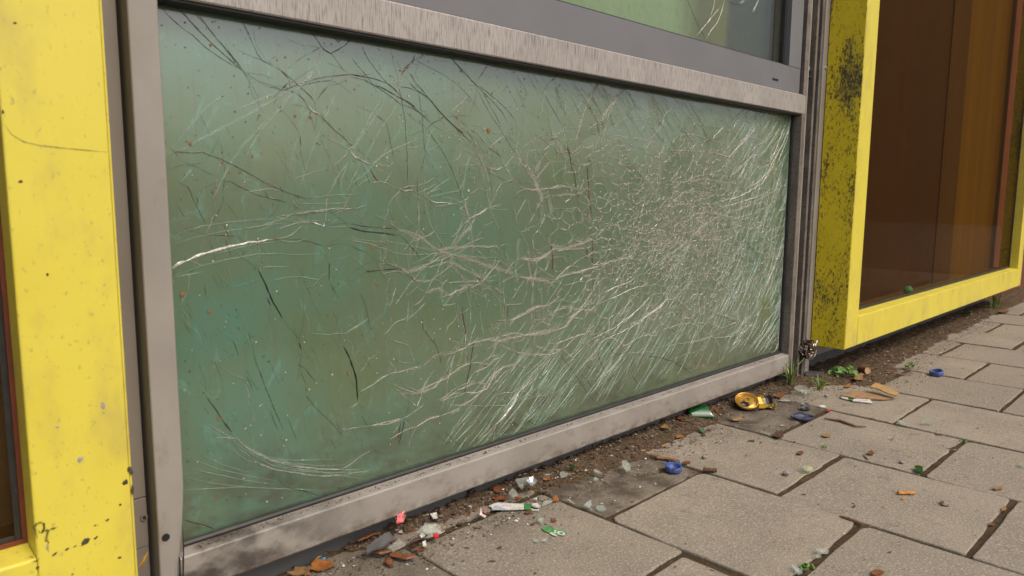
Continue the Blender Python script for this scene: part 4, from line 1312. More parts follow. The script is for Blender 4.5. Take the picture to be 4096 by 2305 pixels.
# connected hairlines over the whole pane: coarse cell walls plus rays from the two impacts
def hairnet():
    r = random.Random(17)
    o = {k: ([], [], []) for k in 'pwdo'}
    def jag(a, b, n, amp):
        P = []
        d = b - a; nn = Vector((-d.y, d.x)).normalized()
        for i in range(n + 1):
            t = i / n
            P.append(a + d * t + nn * (r.uniform(-amp, amp) if 0 < i < n else 0))
        return [gp(q.x, q.y) for q in P]
    def line(P, k):
        P = clip(P)
        ribbon(P, r.uniform(.0012, .0030), .0010, r, o['p'], .6 * k, .0003, .03, .25)
        ribbon(P, r.uniform(.0005, .0010), .0012, r, o['w'], r.uniform(.4, .95) * k, .0010, .05, .4)
        ribbon([(x + .0009, z - .0006) for x, z in P], .0006, .0008, r, o['d' if r.random() < .5 else 'o'], .5 * k, .0002, .05, .4)
    for (x0, y0, x1, y1, n, drop, k) in ((1500, 420, 3150, 1640, 150, .30, .8), (690, 120, 1600, 1900, 26, .55, .5)):
        pts = []
        while len(pts) < n:
            x, y = r.uniform(x0, x1), r.uniform(y0, y1)
            if y > foot_y(x) - 40: continue
            pts.append(Vector((x, y)))
        res = delaunay_2d_cdt(pts, [], [], 0, 1e-4)
        V, F = res[0], res[2]
        cen = [sum((V[i] for i in f), Vector((0, 0))) / len(f) for f in F]
        edge = {}
        for fi, f in enumerate(F):
            for q in range(3): edge.setdefault(tuple(sorted((f[q], f[(q + 1) % 3]))), []).append(fi)
        for e, fl in edge.items():
            if len(fl) < 2 or r.random() < drop: continue
            a, b = cen[fl[0]], cen[fl[1]]
            L = (a - b).length
            if L > 330: continue
            line(jag(a, b, max(2, int(L / 22)), 4 + L * .02), k * r.uniform(.5, 1.1))
    for (cx, cy, n, l0, l1, k) in ((2765, 960, 34, 160, 560, .9), (1790, 1010, 15, 120, 460, .8), (2800, 1290, 16, 80, 260, .7)):
        for i in range(n):
            a = i / n * math.tau + r.uniform(-.12, .12)
            L = r.uniform(l0, l1)
            P = []
            x, y = cx + math.cos(a) * 18, cy + math.sin(a) * 18
            m = int(L / 24)
            for q in range(m + 1):
                P.append(gp(x, min(y, foot_y(x) - 12)))
                a += r.gauss(0, .09)
                x += math.cos(a) * 24; y += math.sin(a) * 24 * .85
            line(P, k * r.uniform(.5, 1.1))
    for k, d in o.items():
        ob = make('hairline_cracks', d[0], d[1], CR[k], pane, attr={'cov': ('POINT', d[2])})
        ob['kind'] = 'stuff'
hairnet()
# veil of upright slivers over the right-hand third
def slivers():
    r = random.Random(29)
    o = {k: ([], [], []) for k in 'pwg'}
    for i in range(5200):
        if r.random() < .6: x, y = r.gauss(2780, 190), r.gauss(930, 190)
        else: x, y = r.triangular(2100, 3165, 3000), r.uniform(480, 1500)
        if y > foot_y(x) - 15 or x > 3178 - (y - 480) * .045 or y < 70 + (x - 1000) * .192: continue
        a = math.radians(r.gauss(80, 16) if r.random() < .75 else r.uniform(0, 180)); L = r.uniform(7, 34)
        P = clip([gp(x, y), gp(x + math.cos(a) * L, y - math.sin(a) * L)])
        k = r.choice('ppwg')
        ribbon(P, r.uniform(.0005, .0016), .0003, r, o[k], r.uniform(.2, .8) * (.7 if k == 'w' else 1), .0009, .4, .3)
    for i in range(420):       # milky veil of crushed glass round the impact
        x, y = r.gauss(2790, 150), r.gauss(900, 150)
        a = math.radians(r.uniform(20, 160)); L = r.uniform(30, 80)
        if x > 3120 or y < 130 + (x - 1000) * .192: continue
        ribbon(clip([gp(x, y), gp(x + math.cos(a) * L, y - math.sin(a) * L)]), r.uniform(.010, .028), .001, r, o['p'], r.uniform(.05, .15), .0001, .5, 0.0)
    for k, d in o.items():
        ob = make('shatter_slivers', d[0], d[1], CR[k], pane, attr={'cov': ('POINT', d[2])})
        ob['kind'] = 'stuff'
slivers()

# splinters standing a little proud of the pane
def splinter(pxs, tilt, th=0.0016, lift=0.0012):
    P = [gp(x, y) for x, y in pxs]
    cx = sum(p[0] for p in P) / len(P); cz = sum(p[1] for p in P) / len(P)
    f = [(x, Y_GLASS - 0.0008 - lift - (x - cx) * tilt[0] - (z - cz) * tilt[1], z) for x, z in P]
    b = [(x, y + th, z) for x, y, z in f]
    n = len(P)
    fs = [tuple(range(n)), tuple(range(2 * n - 1, n - 1, -1))] + [(i, n + i, n + (i + 1) % n, (i + 1) % n) for i in range(n)]
    return make('glass_splinter', f + b, fs, SHARD_PANE, pane)
def z3(l): return [(2100 + a / 2.4167, 200 + b / 2.4167) for a, b in l]
def z7(l): return [(2100 + a / 2.4167, 700 + b / 2.4167) for a, b in l]
def z6(l): return [(1400 + a / 1.8125, 800 + b / 1.8125) for a, b in l]
for pl, t in ((z3([(295, 360), (350, 400), (372, 450), (378, 530), (385, 600), (365, 560), (340, 500), (310, 420)]), (.06, .1)),
              (z3([(250, 760), (310, 852), (262, 858)]), (.1, -.05)), (z3([(625, 1050), (650, 1140), (690, 1105)]), (.05, .12)),
              (z3([(825, 600), (850, 660), (882, 722), (868, 750), (835, 680)]), (.1, .05)), (z3([(840, 540), (815, 640), (770, 770), (740, 690), (790, 610)]), (-.04, .05)),
              (z3([(100, 1080), (155, 1065), (112, 1180)]), (.02, .08)), (z3([(375, 900), (410, 910), (395, 970)]), (.2, .05)),
              (z3([(1120, 1180), (1180, 1270), (1250, 1350), (1240, 1400), (1200, 1450), (1150, 1420), (1108, 1350), (1108, 1250)]), (.03, .06)),
              (z7([(130, 300), (170, 290), (180, 470), (148, 478)]), (.08, .02)), (z7([(208, 180), (245, 150), (288, 415), (245, 450)]), (.05, -.03)),
              (z7([(700, 480), (738, 470), (740, 600), (722, 625)]), (.06, .04)), (z7([(605, 380), (640, 375), (645, 480), (605, 480)]), (.05, .05)),
              (z6([(1205, 275), (1235, 280), (1222, 330), (1225, 440), (1212, 500), (1203, 430)]), (.04, .02)), (z6([(945, 625), (975, 605), (965, 680)]), (.1, .1)),
              (z6([(1195, 550), (1225, 560), (1205, 620)]), (.1, .05)), (z6([(1365, 640), (1395, 640), (1365, 682)]), (.05, .1)),
              (z6([(778, 660), (850, 630), (825, 665), (790, 690)]), (.1, .1)), ([(2036, 1690), (2082, 1558), (2092, 1545), (2070, 1610), (2046, 1680)], (.1, .15)),
              ([(1868, 520), (1900, 515), (1935, 560), (1950, 610), (1915, 600), (1885, 550)], (.06, .05)), ([(1955, 670), (1985, 700), (1980, 770), (1968, 772)], (.05, .05)),
              ([(2710, 1305), (2703, 1270), (2716, 1245)], (.1, .1)), ([(3010, 520), (3022, 470), (3030, 455), (3025, 500)], (.1, .1))):
    splinter(pl, t)

# dirt specks and flakes stuck to the pane
def specks():
    vs, fs, tone = [], [], []
    r = random.Random(21)
    for i in range(3200):
        x, z = r.uniform(X0, X1), r.uniform(0.1, 0.755)
        if r.random() < 0.3: x = r.triangular(0.6, 1.4, 1.0)
        t = r.random()
        s = r.uniform(0.0004, 0.0011)
        if 0.76 < t < 0.93: s *= 1.4
        if t > 0.93: s = r.uniform(0.0008, 0.0022) if r.random() < 0.35 else s
        k = len(vs); n = 5
        a0 = r.uniform(0, 6)
        for j in range(n):
            q = s * r.uniform(0.5, 1.4)
            vs.append((x + math.cos(a0 + j * math.tau / n) * q * r.uniform(.6, 1.4), Y_GLASS - 0.0009 - i * 2e-8, z + math.sin(a0 + j * math.tau / n) * q))
        fs.append(tuple(range(k, k + n))); tone.append(t)
    for (px, py, s) in [(760, 575, 5), (843, 180, 4), (1243, 470, 5), (960, 690, 4), (1108, 952, 5), (1180, 465, 4), (1340, 1255, 4), (730, 1175, 8), (1490, 990, 5), (875, 1675, 5), (1395, 1494, 5), (1953, 520, 8),
                        (1955, 530, 6), (1010, 625, 3), (920, 690, 3), (1510, 1140, 4), (1190, 625, 3), (1770, 565, 3)]:
        x, z = gp(px, py); k = len(vs)
        for j in range(6):
            q = s * 0.00042 * r.uniform(0.7, 1.3)
            vs.append((x + math.cos(j * math.tau / 6) * q, Y_GLASS - 0.0012, z + math.sin(j * math.tau / 6) * q))
        fs.append(tuple(range(k, k + 6))); tone.append(0.97)
    o = make('dirt_specks', vs, fs, SPECK, pane, attr={'tone': ('FACE', tone)})
    o['kind'] = 'stuff'
specks()

# scratches on the upper pane
def up_scr(pts, w, ty):
    out = ([], [], [])
    ribbon([(on_y(x, y, 0.0292).x, on_y(x, y, 0.0292).z) for x, y in pts], w, 0.0003, crack_r, out)
    make('scratch', [(a, b - 0.0011, c) for a, b, c in out[0]], out[1], CR[ty], up, attr={'cov': ('POINT', out[2])})
def zu(l): return [(2300 + a / 2.7116, b / 2.7116) for a, b in l]
for l, w, ty in ((zu([(1520, -40), (1500, 80), (1470, 170)]), .0016, 'w'), (zu([(1620, -10), (1590, 120), (1540, 250), (1480, 320), (1415, 425)]), .0024, 'w'),
                 (zu([(1590, 60), (1520, 140), (1450, 230), (1380, 310), (1310, 400)]), .002, 'w'), (zu([(1470, 180), (1440, 250)]), .002, 'w'),
                 (zu([(1830, -10), (1780, 45)]), .0016, 'w'), (zu([(1850, 0), (1800, 40)]), .0013, 'w'), (zu([(1995, -10), (1960, 70), (1935, 130)]), .0022, 'w'), (zu([(1985, -5), (1945, 80), (1920, 130)]), .0014, 'w'),
                 (zu([(1210, -10), (1290, 180), (1350, 310), (1415, 430)]), .0013, 'D'), (zu([(1640, 0), (1720, 45), (1810, 60)]), .0012, 'D')):
    up_scr(l, w, ty)
# brown scribble on the left yellow stile
for l in ([(600, 830), (570, 720), (550, 640), (600, 590), (660, 570), (710, 590), (715, 660), (680, 740), (640, 740), (625, 690)], [(700, 720), (760, 690), (790, 700), (770, 790), (750, 860), (795, 890), (770, 950)], [(810, 690), (870, 670), (950, 640)],
          [(390, 1160), (520, 1130), (560, 1180)], [(500, 1220), (600, 1190), (640, 1150)]):
    out = ([], [], [])
    ribbon([ypt(a / 4.085, 1950 + b / 4.085) for a, b in l], 0.0026, 0.0006, crack_r, out, 1.0, 0.0002)
    make('scribble', [(a, b - Y_GLASS - 0.1002, c) for a, b, c in out[0]], out[1], CR['d'], ystile, attr={'cov': ('POINT', out[2])})
out = ([], [], [])
ribbon([ypt(a / 1.2609, b / 1.2609) for a, b in [(10, 610), (60, 680), (120, 715), (200, 735), (300, 745), (430, 757), (548, 768)]], 0.0011, 0.0003, crack_r, out, 1.0, 0.0001)
make('paint_crack', [(a, b - Y_GLASS - 0.1002, c) for a, b, c in out[0]], out[1], CR['o'], ystile, attr={'cov': ('POINT', out[2])})

# ------------------------------------------------------------------ ground, pavers, soil
gnd = make('ground', [(-60, -80, -0.05), (80, -80, -0.05), (80, 30, -0.05), (-60, 30, -0.05)], [(0, 1, 2, 3)], GROUND)
tag(gnd, kind='structure')
gr = random.Random(3)
SB = [(0.2, 0.03), (0.4535, 0.0226), (0.5658, 0.005), (0.6582, -0.008), (0.7294, -0.016), (0.8162, -0.020), (0.9371, -0.024), (1.0254, -0.040), (1.1352, -0.058), (1.25, -0.052), (1.3467, -0.046), (1.4396, -0.050),
      (1.5396, -0.044), (1.60, -0.030), (1.70, -0.012), (1.8312, -0.030), (1.9412, -0.055), (2.0743, -0.095), (2.1785, -0.165), (2.2871, -0.180), (2.4447, -0.158), (2.6279, -0.140), (2.8021, -0.140),
      (3.1073, -0.125), (3.4872, -0.118), (3.9484, -0.112), (4.3043, -0.120), (5.2, -0.11), (8, -0.1)]
def soil_edge(x):
    for i in range(len(SB) - 1):
        if SB[i][0] <= x <= SB[i + 1][0]:
            t = (x - SB[i][0]) / (SB[i + 1][0] - SB[i][0])
            return SB[i][1] + (SB[i + 1][1] - SB[i][1]) * t
    return SB[0][1] if x < SB[0][0] else SB[-1][1]
def fbm(x, y, s, o=4):
    v, a = 0.0, 1.0
    for i in range(o):
        v += a * noise.noise((x * s, y * s, i * 7.3)); a *= 0.5; s *= 2.1
    return v
def soil_h(x, y):
    e = soil_edge(x) + 0.016 * fbm(x, y, 11, 3) + 0.006 * fbm(x + 5, y, 60, 2)
    d = y - e                      # positive inside the soil strip
    lump = 0.0060 * fbm(x, y, 45, 4) + 0.0026 * noise.noise((x * 260, y * 260, 1.0))
    hb = -0.0036 + 0.0030 * fbm(x + 3, y, 28, 3) + 0.0012 * noise.noise((x * 300, y * 300, 4.0))
    if d <= -0.014:
        return hb
    t = min(1.0, max(0.0, (d + 0.012) / 0.05))
    t = t * t * (3 - 2 * t)
    top = 0.003 + 0.010 * min(1.0, max(0.0, d) / 0.07) + lump
    if x > 2.1: top -= 0.008 * min(1, max(0.0, d) / 0.07) * min(1, (x - 2.1) / 0.1)
    return hb + (top - hb) * t
def soil_mesh():
    xs = []
    x = 0.20
    while x < 6.0:
        xs.append(x); x += 0.0055 + max(0.0, x - 0.6) * 0.0042
    ys = []
    y = 0.072
    while y > -1.05:
        ys.append(y); y -= 0.0055 + max(0.0, -0.12 - y) * 0.012
    vs = [(x, y, soil_h(x, y)) for x in xs for y in ys]
    n = len(ys)
    fs = [(i * n + k, i * n + k + 1, (i + 1) * n + k + 1, (i + 1) * n + k) for i in range(len(xs) - 1) for k in range(n - 1)]
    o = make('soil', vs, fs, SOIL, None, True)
    return tag(o, kind='structure')
soil = soil_mesh()
# added brick block, shaped to darken the right panes; only its reflection is seen
ob = empty('sky_blocker', (19, -11, 0), 'unseen brown brick block added to keep the sky out of the right panes', 'wall')
box('wall', 18.002, 26.0, -7.0, -1.2, -0.05, 11.0, BARK, ob, 0)
box('blocker_cap', 17.9, 26.1, -7.1, -1.1, 11.0005, 11.2, STONE, ob, 0)

pavement = empty('pavement', (1.0, -0.3, 0))
tag(pavement, kind='structure')
def paver(cx, cy, sx, sy, rot, dz, grime):
    r = gr
    cr = r.choice((r.uniform(0.003, 0.007), r.uniform(0.003, 0.007), r.uniform(0.008, 0.02)))
    prof = []
    for qx, qy, a0 in ((1, 1, 0), (-1, 1, 90), (-1, -1, 180), (1, -1, 270)):
        for k in range(4):
            a = math.radians(a0 + k * 30)
            prof.append((qx * (sx / 2 - cr) + math.cos(a) * cr, qy * (sy / 2 - cr) + math.sin(a) * cr))
    # wear: extra points along the sides
    full = []
    for i in range(len(prof)):
        a, b = prof[i], prof[(i + 1) % len(prof)]
        full.append(a)
        if math.dist(a, b) > 0.05:
            for k in range(1, 8):
                t = k / 8
                full.append((a[0] + (b[0] - a[0]) * t, a[1] + (b[1] - a[1]) * t))
    n = len(full)
    c, s = math.cos(rot), math.sin(rot)
    tx, ty = r.uniform(-0.006, 0.006), r.uniform(-0.006, 0.006)
    vs = []
    off = r.uniform(0, 90)
    jit = [noise.noise((x * 30 + off, y * 30, 0)) * 0.0022 for x, y in full]
    for inset, z, zj in ((0.0, -0.045, 0), (0.0, -0.0028, 0), (0.0007, -0.0009, 0.0007), (0.0024, 0.0, 0.0)):
        for (x, y), j in zip(full, jit):
            L = math.hypot(x, y)
            k = 1 - (inset + j + (noise.noise((x * 120 + off, y * 120, 3)) * 0.0012 if inset < 0.004 else 0)) / L
            X, Y = x * k, y * k
            vs.append((cx + X * c - Y * s, cy + X * s + Y * c, z + dz + tx * X + ty * Y + zj * noise.noise((x * 90, y * 90, off))))
    fs = []
    for l in range(3):
        for i in range(n):
            fs.append((l * n + i, l * n + (i + 1) % n, (l + 1) * n + (i + 1) % n, (l + 1) * n + i))
    fs.append(tuple(range(3 * n, 4 * n)))
    return make('paver', vs, fs, PAVER, pavement, attr={'grime': ('POINT', [grime] * len(vs))})
PX, PY, TX, TY = 0.306, 0.308, 0.2975, 0.2955
for k in range(-3, 16):
    xl = 0.946 + PX * k - 0.0115
    ytop = -0.1885 if k % 2 == 0 else -0.0345
    for nrow in range(-1, 4):
        yt = ytop - PY * nrow
        yb = yt - TY
        if yt > 0.075:
            yt = 0.028
        if yt - yb < 0.05 or yb > 0.0:
            continue
        cx, cy = xl + TX / 2 + gr.uniform(-.003, .003) , (yt + yb) / 2 + gr.uniform(-.002, .002)
        cx += (cy + 0.3) * 0.028            # the courses run slightly off square
        g = 0.0
        if yt > 0.0 and k in (0, 2): g = 1.0
        elif yt > 0.0 and k in (-2, 4): g = 0.6
        if k == -1 and nrow == 0: g = 0.0
        paver(cx, cy, TX * gr.uniform(.985, 1.01), yt - yb, gr.uniform(-.007, .007), gr.uniform(-.0012, .0012) - (0.002 if g else 0), g)

# crumbs on the soil, grit on the slabs
OCT = [(1, 0, 0), (-1, 0, 0), (0, 1, 0), (0, -1, 0), (0, 0, 1), (0, 0, -1)]
OCF = [(0, 2, 4), (2, 1, 4), (1, 3, 4), (3, 0, 4), (2, 0, 5), (1, 2, 5), (3, 1, 5), (0, 3, 5)]
def crumbs(name, n, sampler, mat, smin, smax, flatn=0.7, par=None):
    r = random.Random(name)
    vs, fs, tone = [], [], []
    for i in range(n):
        p = sampler(r)
        if p is None: continue
        x, y, z = p
        s = smin + (smax - smin) * r.random() ** 3
        sx, sy, sz = s * r.uniform(.6, 1.5), s * r.uniform(.6, 1.5), s * r.uniform(.4, 1) * flatn
        a = r.uniform(0, 6.28); c, q = math.cos(a), math.sin(a)
        k = len(vs)
        for (ax, ay, az) in OCT:
            u, v = ax * sx * r.uniform(.7, 1.3), ay * sy * r.uniform(.7, 1.3)
            vs.append((x + u * c - v * q, y + u * q + v * c, z + sz * 0.3 + az * sz))
        fs += [(k + a_, k + b_, k + c_) for a_, b_, c_ in OCF]
        t = r.random(); tone += [t] * 8
    o = make(name, vs, fs, mat, par, attr={'tone': ('FACE', tone)})
    return tag(o, kind='stuff')
def on_soil(r):
    x = 0.42 + (r.random() ** 1.5) * 3.6
    e = soil_edge(x)
    y = r.uniform(e - 0.02, 0.044)
    h = soil_h(x, y)
    if h < 0.0: return None
    return (x, y, max(h, 0.0))
crumbs('soil_crumbs', 24000, on_soil, CRUMB, 0.0008, 0.0052)
def joint_crumb(r):
    x = 0.45 + r.random() ** 1.3 * 3.0
    y = r.uniform(-0.95, 0.0)
    h = soil_h(x, y)
    k = (x - 0.946) / PX - math.floor((x - 0.946) / PX)
    return (x, y, h) if h < 0 and (k > 0.9 or r.random() < 0.25) else None
crumbs('joint_crumbs', 9000, joint_crumb, CRUMB, 0.0008, 0.003)
def on_slab(r):
    x = 0.6 + r.random() ** 1.4 * 3.2
    y = soil_edge(x) - 0.02 - r.random() ** 1.4 * 0.85
    return (x, y, 0.0008)
crumbs('paving_grit', 2600, on_slab, GRIT, 0.0005, 0.0024, 0.5)
def spill(r):
    x = 0.45 + r.random() ** 1.3 * 3.2
    y = soil_edge(x) - abs(r.gauss(0, 0.045))
    return (x, y, 0.0008)
crumbs('spilled_soil', 5200, spill, CRUMB, 0.0005, 0.0026, 0.6)
def on_ledge(r):
    x = 0.33 + r.random() ** 1.3 * 1.6
    return (x, r.uniform(0.006, 0.0205), 0.0905)
crumbs('ledge_dirt', 1500, on_ledge, CRUMB, 0.0004, 0.0016, 0.8)

# ------------------------------------------------------------------ litter
def gz(px, py, z=0.0):
    return on_z(px, py, z)
def ground_at(p):
    return max(soil_h(p.x, p.y), 0.0)
def sheet(name, pxs, z, th, mat, label=None, cat=None, group=None, curl=0.0, tilt=(0, 0), seed=0, parent=None, smooth=False):
    """thin irregular piece lying on the ground; outline measured in the picture, unprojected to the ground"""
    r = random.Random(seed * 31 + len(pxs))
    P = [gz(x, y, z) for x, y in pxs]
    c = sum(P, Vector()) / len(P)
    R = max((p - c).length for p in P) or 1e-3
    n = len(P)
    def up_(p, f):
        d = (p - c) / R
        return z + curl * R * (d.length_squared * f) + tilt[0] * (p.x - c.x) + tilt[1] * (p.y - c.y) + abs(tilt[0]) * R + abs(tilt[1]) * R
    outer = [Vector((p.x, p.y, up_(p, 1) + r.uniform(0, 0.12) * R * abs(curl))) for p in P]
    inner = [Vector((c.x + (p.x - c.x) * 0.5, c.y + (p.y - c.y) * 0.5, up_(c + (p - c) * 0.5, 1))) for p in P]
    cen = Vector((c.x, c.y, up_(c, 1)))
    top = outer + inner + [cen]
    vs = [v + Vector((0, 0, th)) for v in top] + top
    m = len(top)
    fs = []
    for i in range(n):
        j = (i + 1) % n
        fs += [(i, j, n + j, n + i), (n + i, n + j, 2 * n), (m + j, m + i, m + n + i, m + n + j), (m + n + j, m + n + i, m + 2 * n), (i, m + i, m + j, j)]
    return tag(make(name, vs, fs, mat, parent, smooth, at=(c.x, c.y, z)), label, cat, group)

def poly_px(cx, cy, w, h, n, r, ang=0.0):
    out = []
    for i in range(n):
        a = i / n * math.tau
        k = r.uniform(0.55, 1.15)
        u, v = math.cos(a) * w / 2 * k, math.sin(a) * h / 2 * k
        out.append((cx + u * math.cos(ang) - v * math.sin(ang), cy + u * math.sin(ang) + v * math.cos(ang)))
    return out

# clear glass shards
def SZ(l, o, s): return [(o[0] + a / s, o[1] + b / s) for a, b in l]
zq = (2100, 1850); sq = 4.8333
shards = [
    (SZ([(665, 270), (700, 235), (770, 240), (840, 260), (790, 300), (690, 320)], zq, sq), 'clear glass flake lying on the soil left of the upright shard', .006),
    (SZ([(1320, 210), (1360, 190), (1440, 205), (1505, 250), (1420, 245), (1340, 230)], zq, sq), 'long clear glass sliver on soil above the dark slab', .006),
    (SZ([(1870, 75), (1950, 60), (2030, 110), (2040, 180), (1960, 205), (1880, 150)], zq, sq), 'squarish clear glass chip in soil left of the blue ring cap', .006),
    (SZ([(1135, 920), (1210, 850), (1275, 805), (1285, 880), (1250, 940)], zq, sq), 'pointed clear glass shard standing by the mossy joint', .0),
    (SZ([(1365, 920), (1420, 885), (1490, 870), (1540, 890), (1568, 930), (1500, 965), (1420, 960)], zq, sq), 'oval clear glass shard on the dark slab corner', .0),
    (SZ([(335, 870), (350, 800), (440, 775), (540, 785), (470, 820), (380, 850)], zq, sq), 'thin clear glass flake beside the orange leaf bit', .0),
    (SZ([(795, 755), (860, 765), (985, 835), (900, 810)], zq, sq), 'narrow white glass sliver along the slab edge', .0),
    (SZ([(240, 1180), (290, 1140), (365, 1125), (340, 1190), (300, 1215)], zq, sq), 'small clear glass chip above the green label scrap', .0),
    (SZ([(1325, 345), (1370, 325), (1420, 350), (1340, 370)], zq, sq), 'tiny clear glass chip below the long sliver', .003),
    (SZ([(1200, 1400), (1220, 1375), (1330, 1380), (1300, 1425)], (1900, 1900), 5.1775), 'flat clear glass chip with bright tip on the near slab', .0),
    (SZ([(1365, 1385), (1490, 1365), (1480, 1405), (1400, 1405)], (1900, 1900), 5.1775), 'bright white glass sliver on the near slab', .0),
    (SZ([(985, 770), (1020, 752), (1060, 765), (1050, 790), (1000, 792)], (2596, 1405), 1.6113), 'round edged clear glass shard by a short joint', .0),
    (SZ([(1750, 480), (1790, 455), (1822, 455), (1820, 482)], (2596, 1405), 1.6113), 'white triangular glass shard on the right paving', .0),
    (SZ([(1070, 1310), (1100, 1293), (1160, 1300), (1150, 1315), (1090, 1322)], (2596, 1405), 1.6113), 'glass shard lying in the joint at the bottom edge', .0),
    (SZ([(1065, 1335), (1090, 1325), (1110, 1332), (1080, 1345)], (2596, 1405), 1.6113), 'little glass chip below the shard in the joint', .0),
    (SZ([(915, 1410), (935, 1405), (990, 1435), (960, 1448)], (2596, 1405), 1.6113), 'clear glass chip at the very bottom edge of the picture', .0),
    (SZ([(2375, 740), (2400, 735), (2440, 745), (2400, 755)], (2596, 1405), 1.6113), 'white glass chip at the right edge of the picture', .0),
    (SZ([(1590, 465), (1640, 470), (1690, 490), (1620, 488)], (2596, 1405), 1.6113), 'pale glass sliver on the long joint right of the cardboard', .0),
    (SZ([(720, 530), (790, 545), (785, 552), (725, 540)], (2596, 1405), 1.6113), 'grey glass sliver beside the brown leaf curl', .0),
    (SZ([(835, 190), (1000, 150), (1150, 110), (1140, 210), (1010, 260), (900, 300)], (1900, 1900), 5.1775), 'large clear glass plate half buried against the plinth', .012),
    (SZ([(930, 300), (965, 190), (1015, 270), (970, 330)], (1900, 1900), 5.1775), 'pointed glass shard in front of the buried plate', .012),
    (SZ([(690, 440), (780, 330), (860, 390), (890, 440), (780, 480)], (1900, 1900), 5.1775), 'glinting glass lump among the leaves above the paper strip', .01),
    (SZ([(905, 290), (950, 205), (1050, 225), (1170, 265), (1120, 300), (970, 305)], (1400, 2050), 3.1652), 'large flat clear shard on the heap of white glass powder', .009),
    (SZ([(475, 490), (625, 395), (710, 440), (540, 520)], (1400, 2050), 3.1652), 'rectangular greenish glass piece next to dark slate', .006),
    (SZ([(345, 590), (450, 540), (580, 550), (640, 620), (560, 660), (400, 625)], (3100, 1440), 4.6), 'flat cloudy glass piece beside the grass tuft', .004),
]
for i, (pl, lb, z) in enumerate(shards):
    o = sheet('glass_shard', pl, z + 0.0006, 0.0028 if i not in (5, 6) else 0.0012, SHARD_CLEAR, lb, 'glass shard', 'clear glass shards on the ground', tilt=(gr.uniform(-.1, .1), gr.uniform(.02, .25)), seed=i)

# heap of crushed glass powder
def heap(name, px, py, w, d, hgt, mat, label, cat):
    c = gz(px, py)
    vs, fs = [], []
    n, m = 26, 8
    for i in range(m + 1):
        t = i / m
        for k in range(n):
            a = k / n * math.tau
            rr = t * (1 + 0.18 * noise.noise((math.cos(a) * 2, math.sin(a) * 2, 4)))
            x, y = c.x + math.cos(a) * w * rr, c.y + math.sin(a) * d * rr
            z = ground_at(Vector((x, y, 0))) - 0.003 * t + hgt * (1 - t * t) * (1 + 0.5 * noise.noise((x * 160, y * 160, 2)))
            vs.append((x, y, z))
    for i in range(m):
        for k in range(n):
            fs.append((i * n + k, i * n + (k + 1) % n, (i + 1) * n + (k + 1) % n, (i + 1) * n + k))
    return tag(make(name, vs, fs, mat, None, False, at=(c.x, c.y, 0)), label, cat)
heap('glass_powder', 1715, 2118, 0.030, 0.022, 0.006, SAND, 'small heap of white crushed glass beside the plinth', 'debris')

# green bottle glass
def bottle_shard(name, c, r0, arc, hgt, yaw, pitch, mat, label, seed):
    r = random.Random(seed)
    n, m = 10, 6
    vs, fs = [], []
    rot = Matrix.Rotation(yaw, 3, 'Z') @ Matrix.Rotation(pitch, 3, 'X')
    for s_ in (0, 1):
        rr = r0 - 0.0025 * s_
        for i in range(n + 1):
            a = (i / n - .5) * arc
            top = hgt * (0.75 + 0.3 * math.sin(i * 1.7 + seed) + r.uniform(-.08, .08)) if s_ == 0 else None
            if s_ == 0: bottle_shard.top = getattr(bottle_shard, 'top', {}); bottle_shard.top[i] = top
            top = bottle_shard.top[i]
            for k in range(m + 1):
                z = top * k / m
                vs.append(Vector(c) + rot @ Vector((math.sin(a) * rr, r0 - math.cos(a) * rr - r0 * 0.0, z)))
    M_ = (n + 1) * (m + 1)
    for i in range(n):
        for k in range(m):
            a = i * (m + 1) + k
            fs += [(a, a + m + 1, a + m + 2, a + 1), (M_ + a, M_ + a + 1, M_ + a + m + 2, M_ + a + m + 1)]
    for i in range(n):
        a = i * (m + 1); b = a + m + 1
        fs += [(a, M_ + a, M_ + b, b), (a + m, b + m, M_ + b + m, M_ + a + m)]
    for k in range(m):
        a = k; b = n * (m + 1) + k
        fs += [(a, a + 1, M_ + a + 1, M_ + a), (b, M_ + b, M_ + b + 1, b + 1)]
    zmin = min(v.z for v in vs)
    for v in vs: v.z += -zmin + max(0.0, c[2] - 0.004)
    return tag(make(name, vs, fs, mat, None, True, at=c), label, 'glass shard')
def lying_shard(name, px, py, r0, L, a0, a1, mat, label, seed, cz=0.0):
    """piece of a bottle wall lying on its side, convex upwards; broken ends uneven"""
    r = random.Random(seed)
    p_ = gz(px, py)
    d = Vector((0.72, -0.69, 0)); s_ = Vector((0.69, 0.72, 0))
    n, m = 14, 10
    ends = [(.10 * math.sin(i * .55 + seed) + r.uniform(-.03, .03), .13 * math.sin(i * .4 + 2) + r.uniform(-.03, .03)) for i in range(n + 1)]
    vs, fs = [], []
    for lay in (0, 1):
        rr = r0 - 0.003 * lay
        for i in range(n + 1):
            a = math.radians(a0 + (a1 - a0) * i / n)
            for k in range(m + 1):
                t = k / m
                u = -0.5 + t + ends[i][0] * (1 - t) + ends[i][1] * t
                vs.append(Vector((p_.x, p_.y, 0)) + d * (u * L) + s_ * (math.sin(a) * rr) + Vector((0, 0, math.cos(a) * rr + cz)))
    Q = (n + 1) * (m + 1)
    for i in range(n):
        for k in range(m):
            a = i * (m + 1) + k
            fs += [(a, a + 1, a + m + 2, a + m + 1), (Q + a, Q + a + m + 1, Q + a + m + 2, Q + a + 1)]
        a, b = i * (m + 1), (i + 1) * (m + 1)
        fs += [(a, b, Q + b, Q + a), (a + m, Q + a + m, Q + b + m, b + m)]
    for k in range(m):
        b = n * (m + 1) + k
        fs += [(k, Q + k, Q + k + 1, k + 1), (b, b + 1, Q + b + 1, Q + b)]
    return tag(make(name, vs, fs, mat, None, True, at=(p_.x, p_.y, 0)), label, 'glass shard')
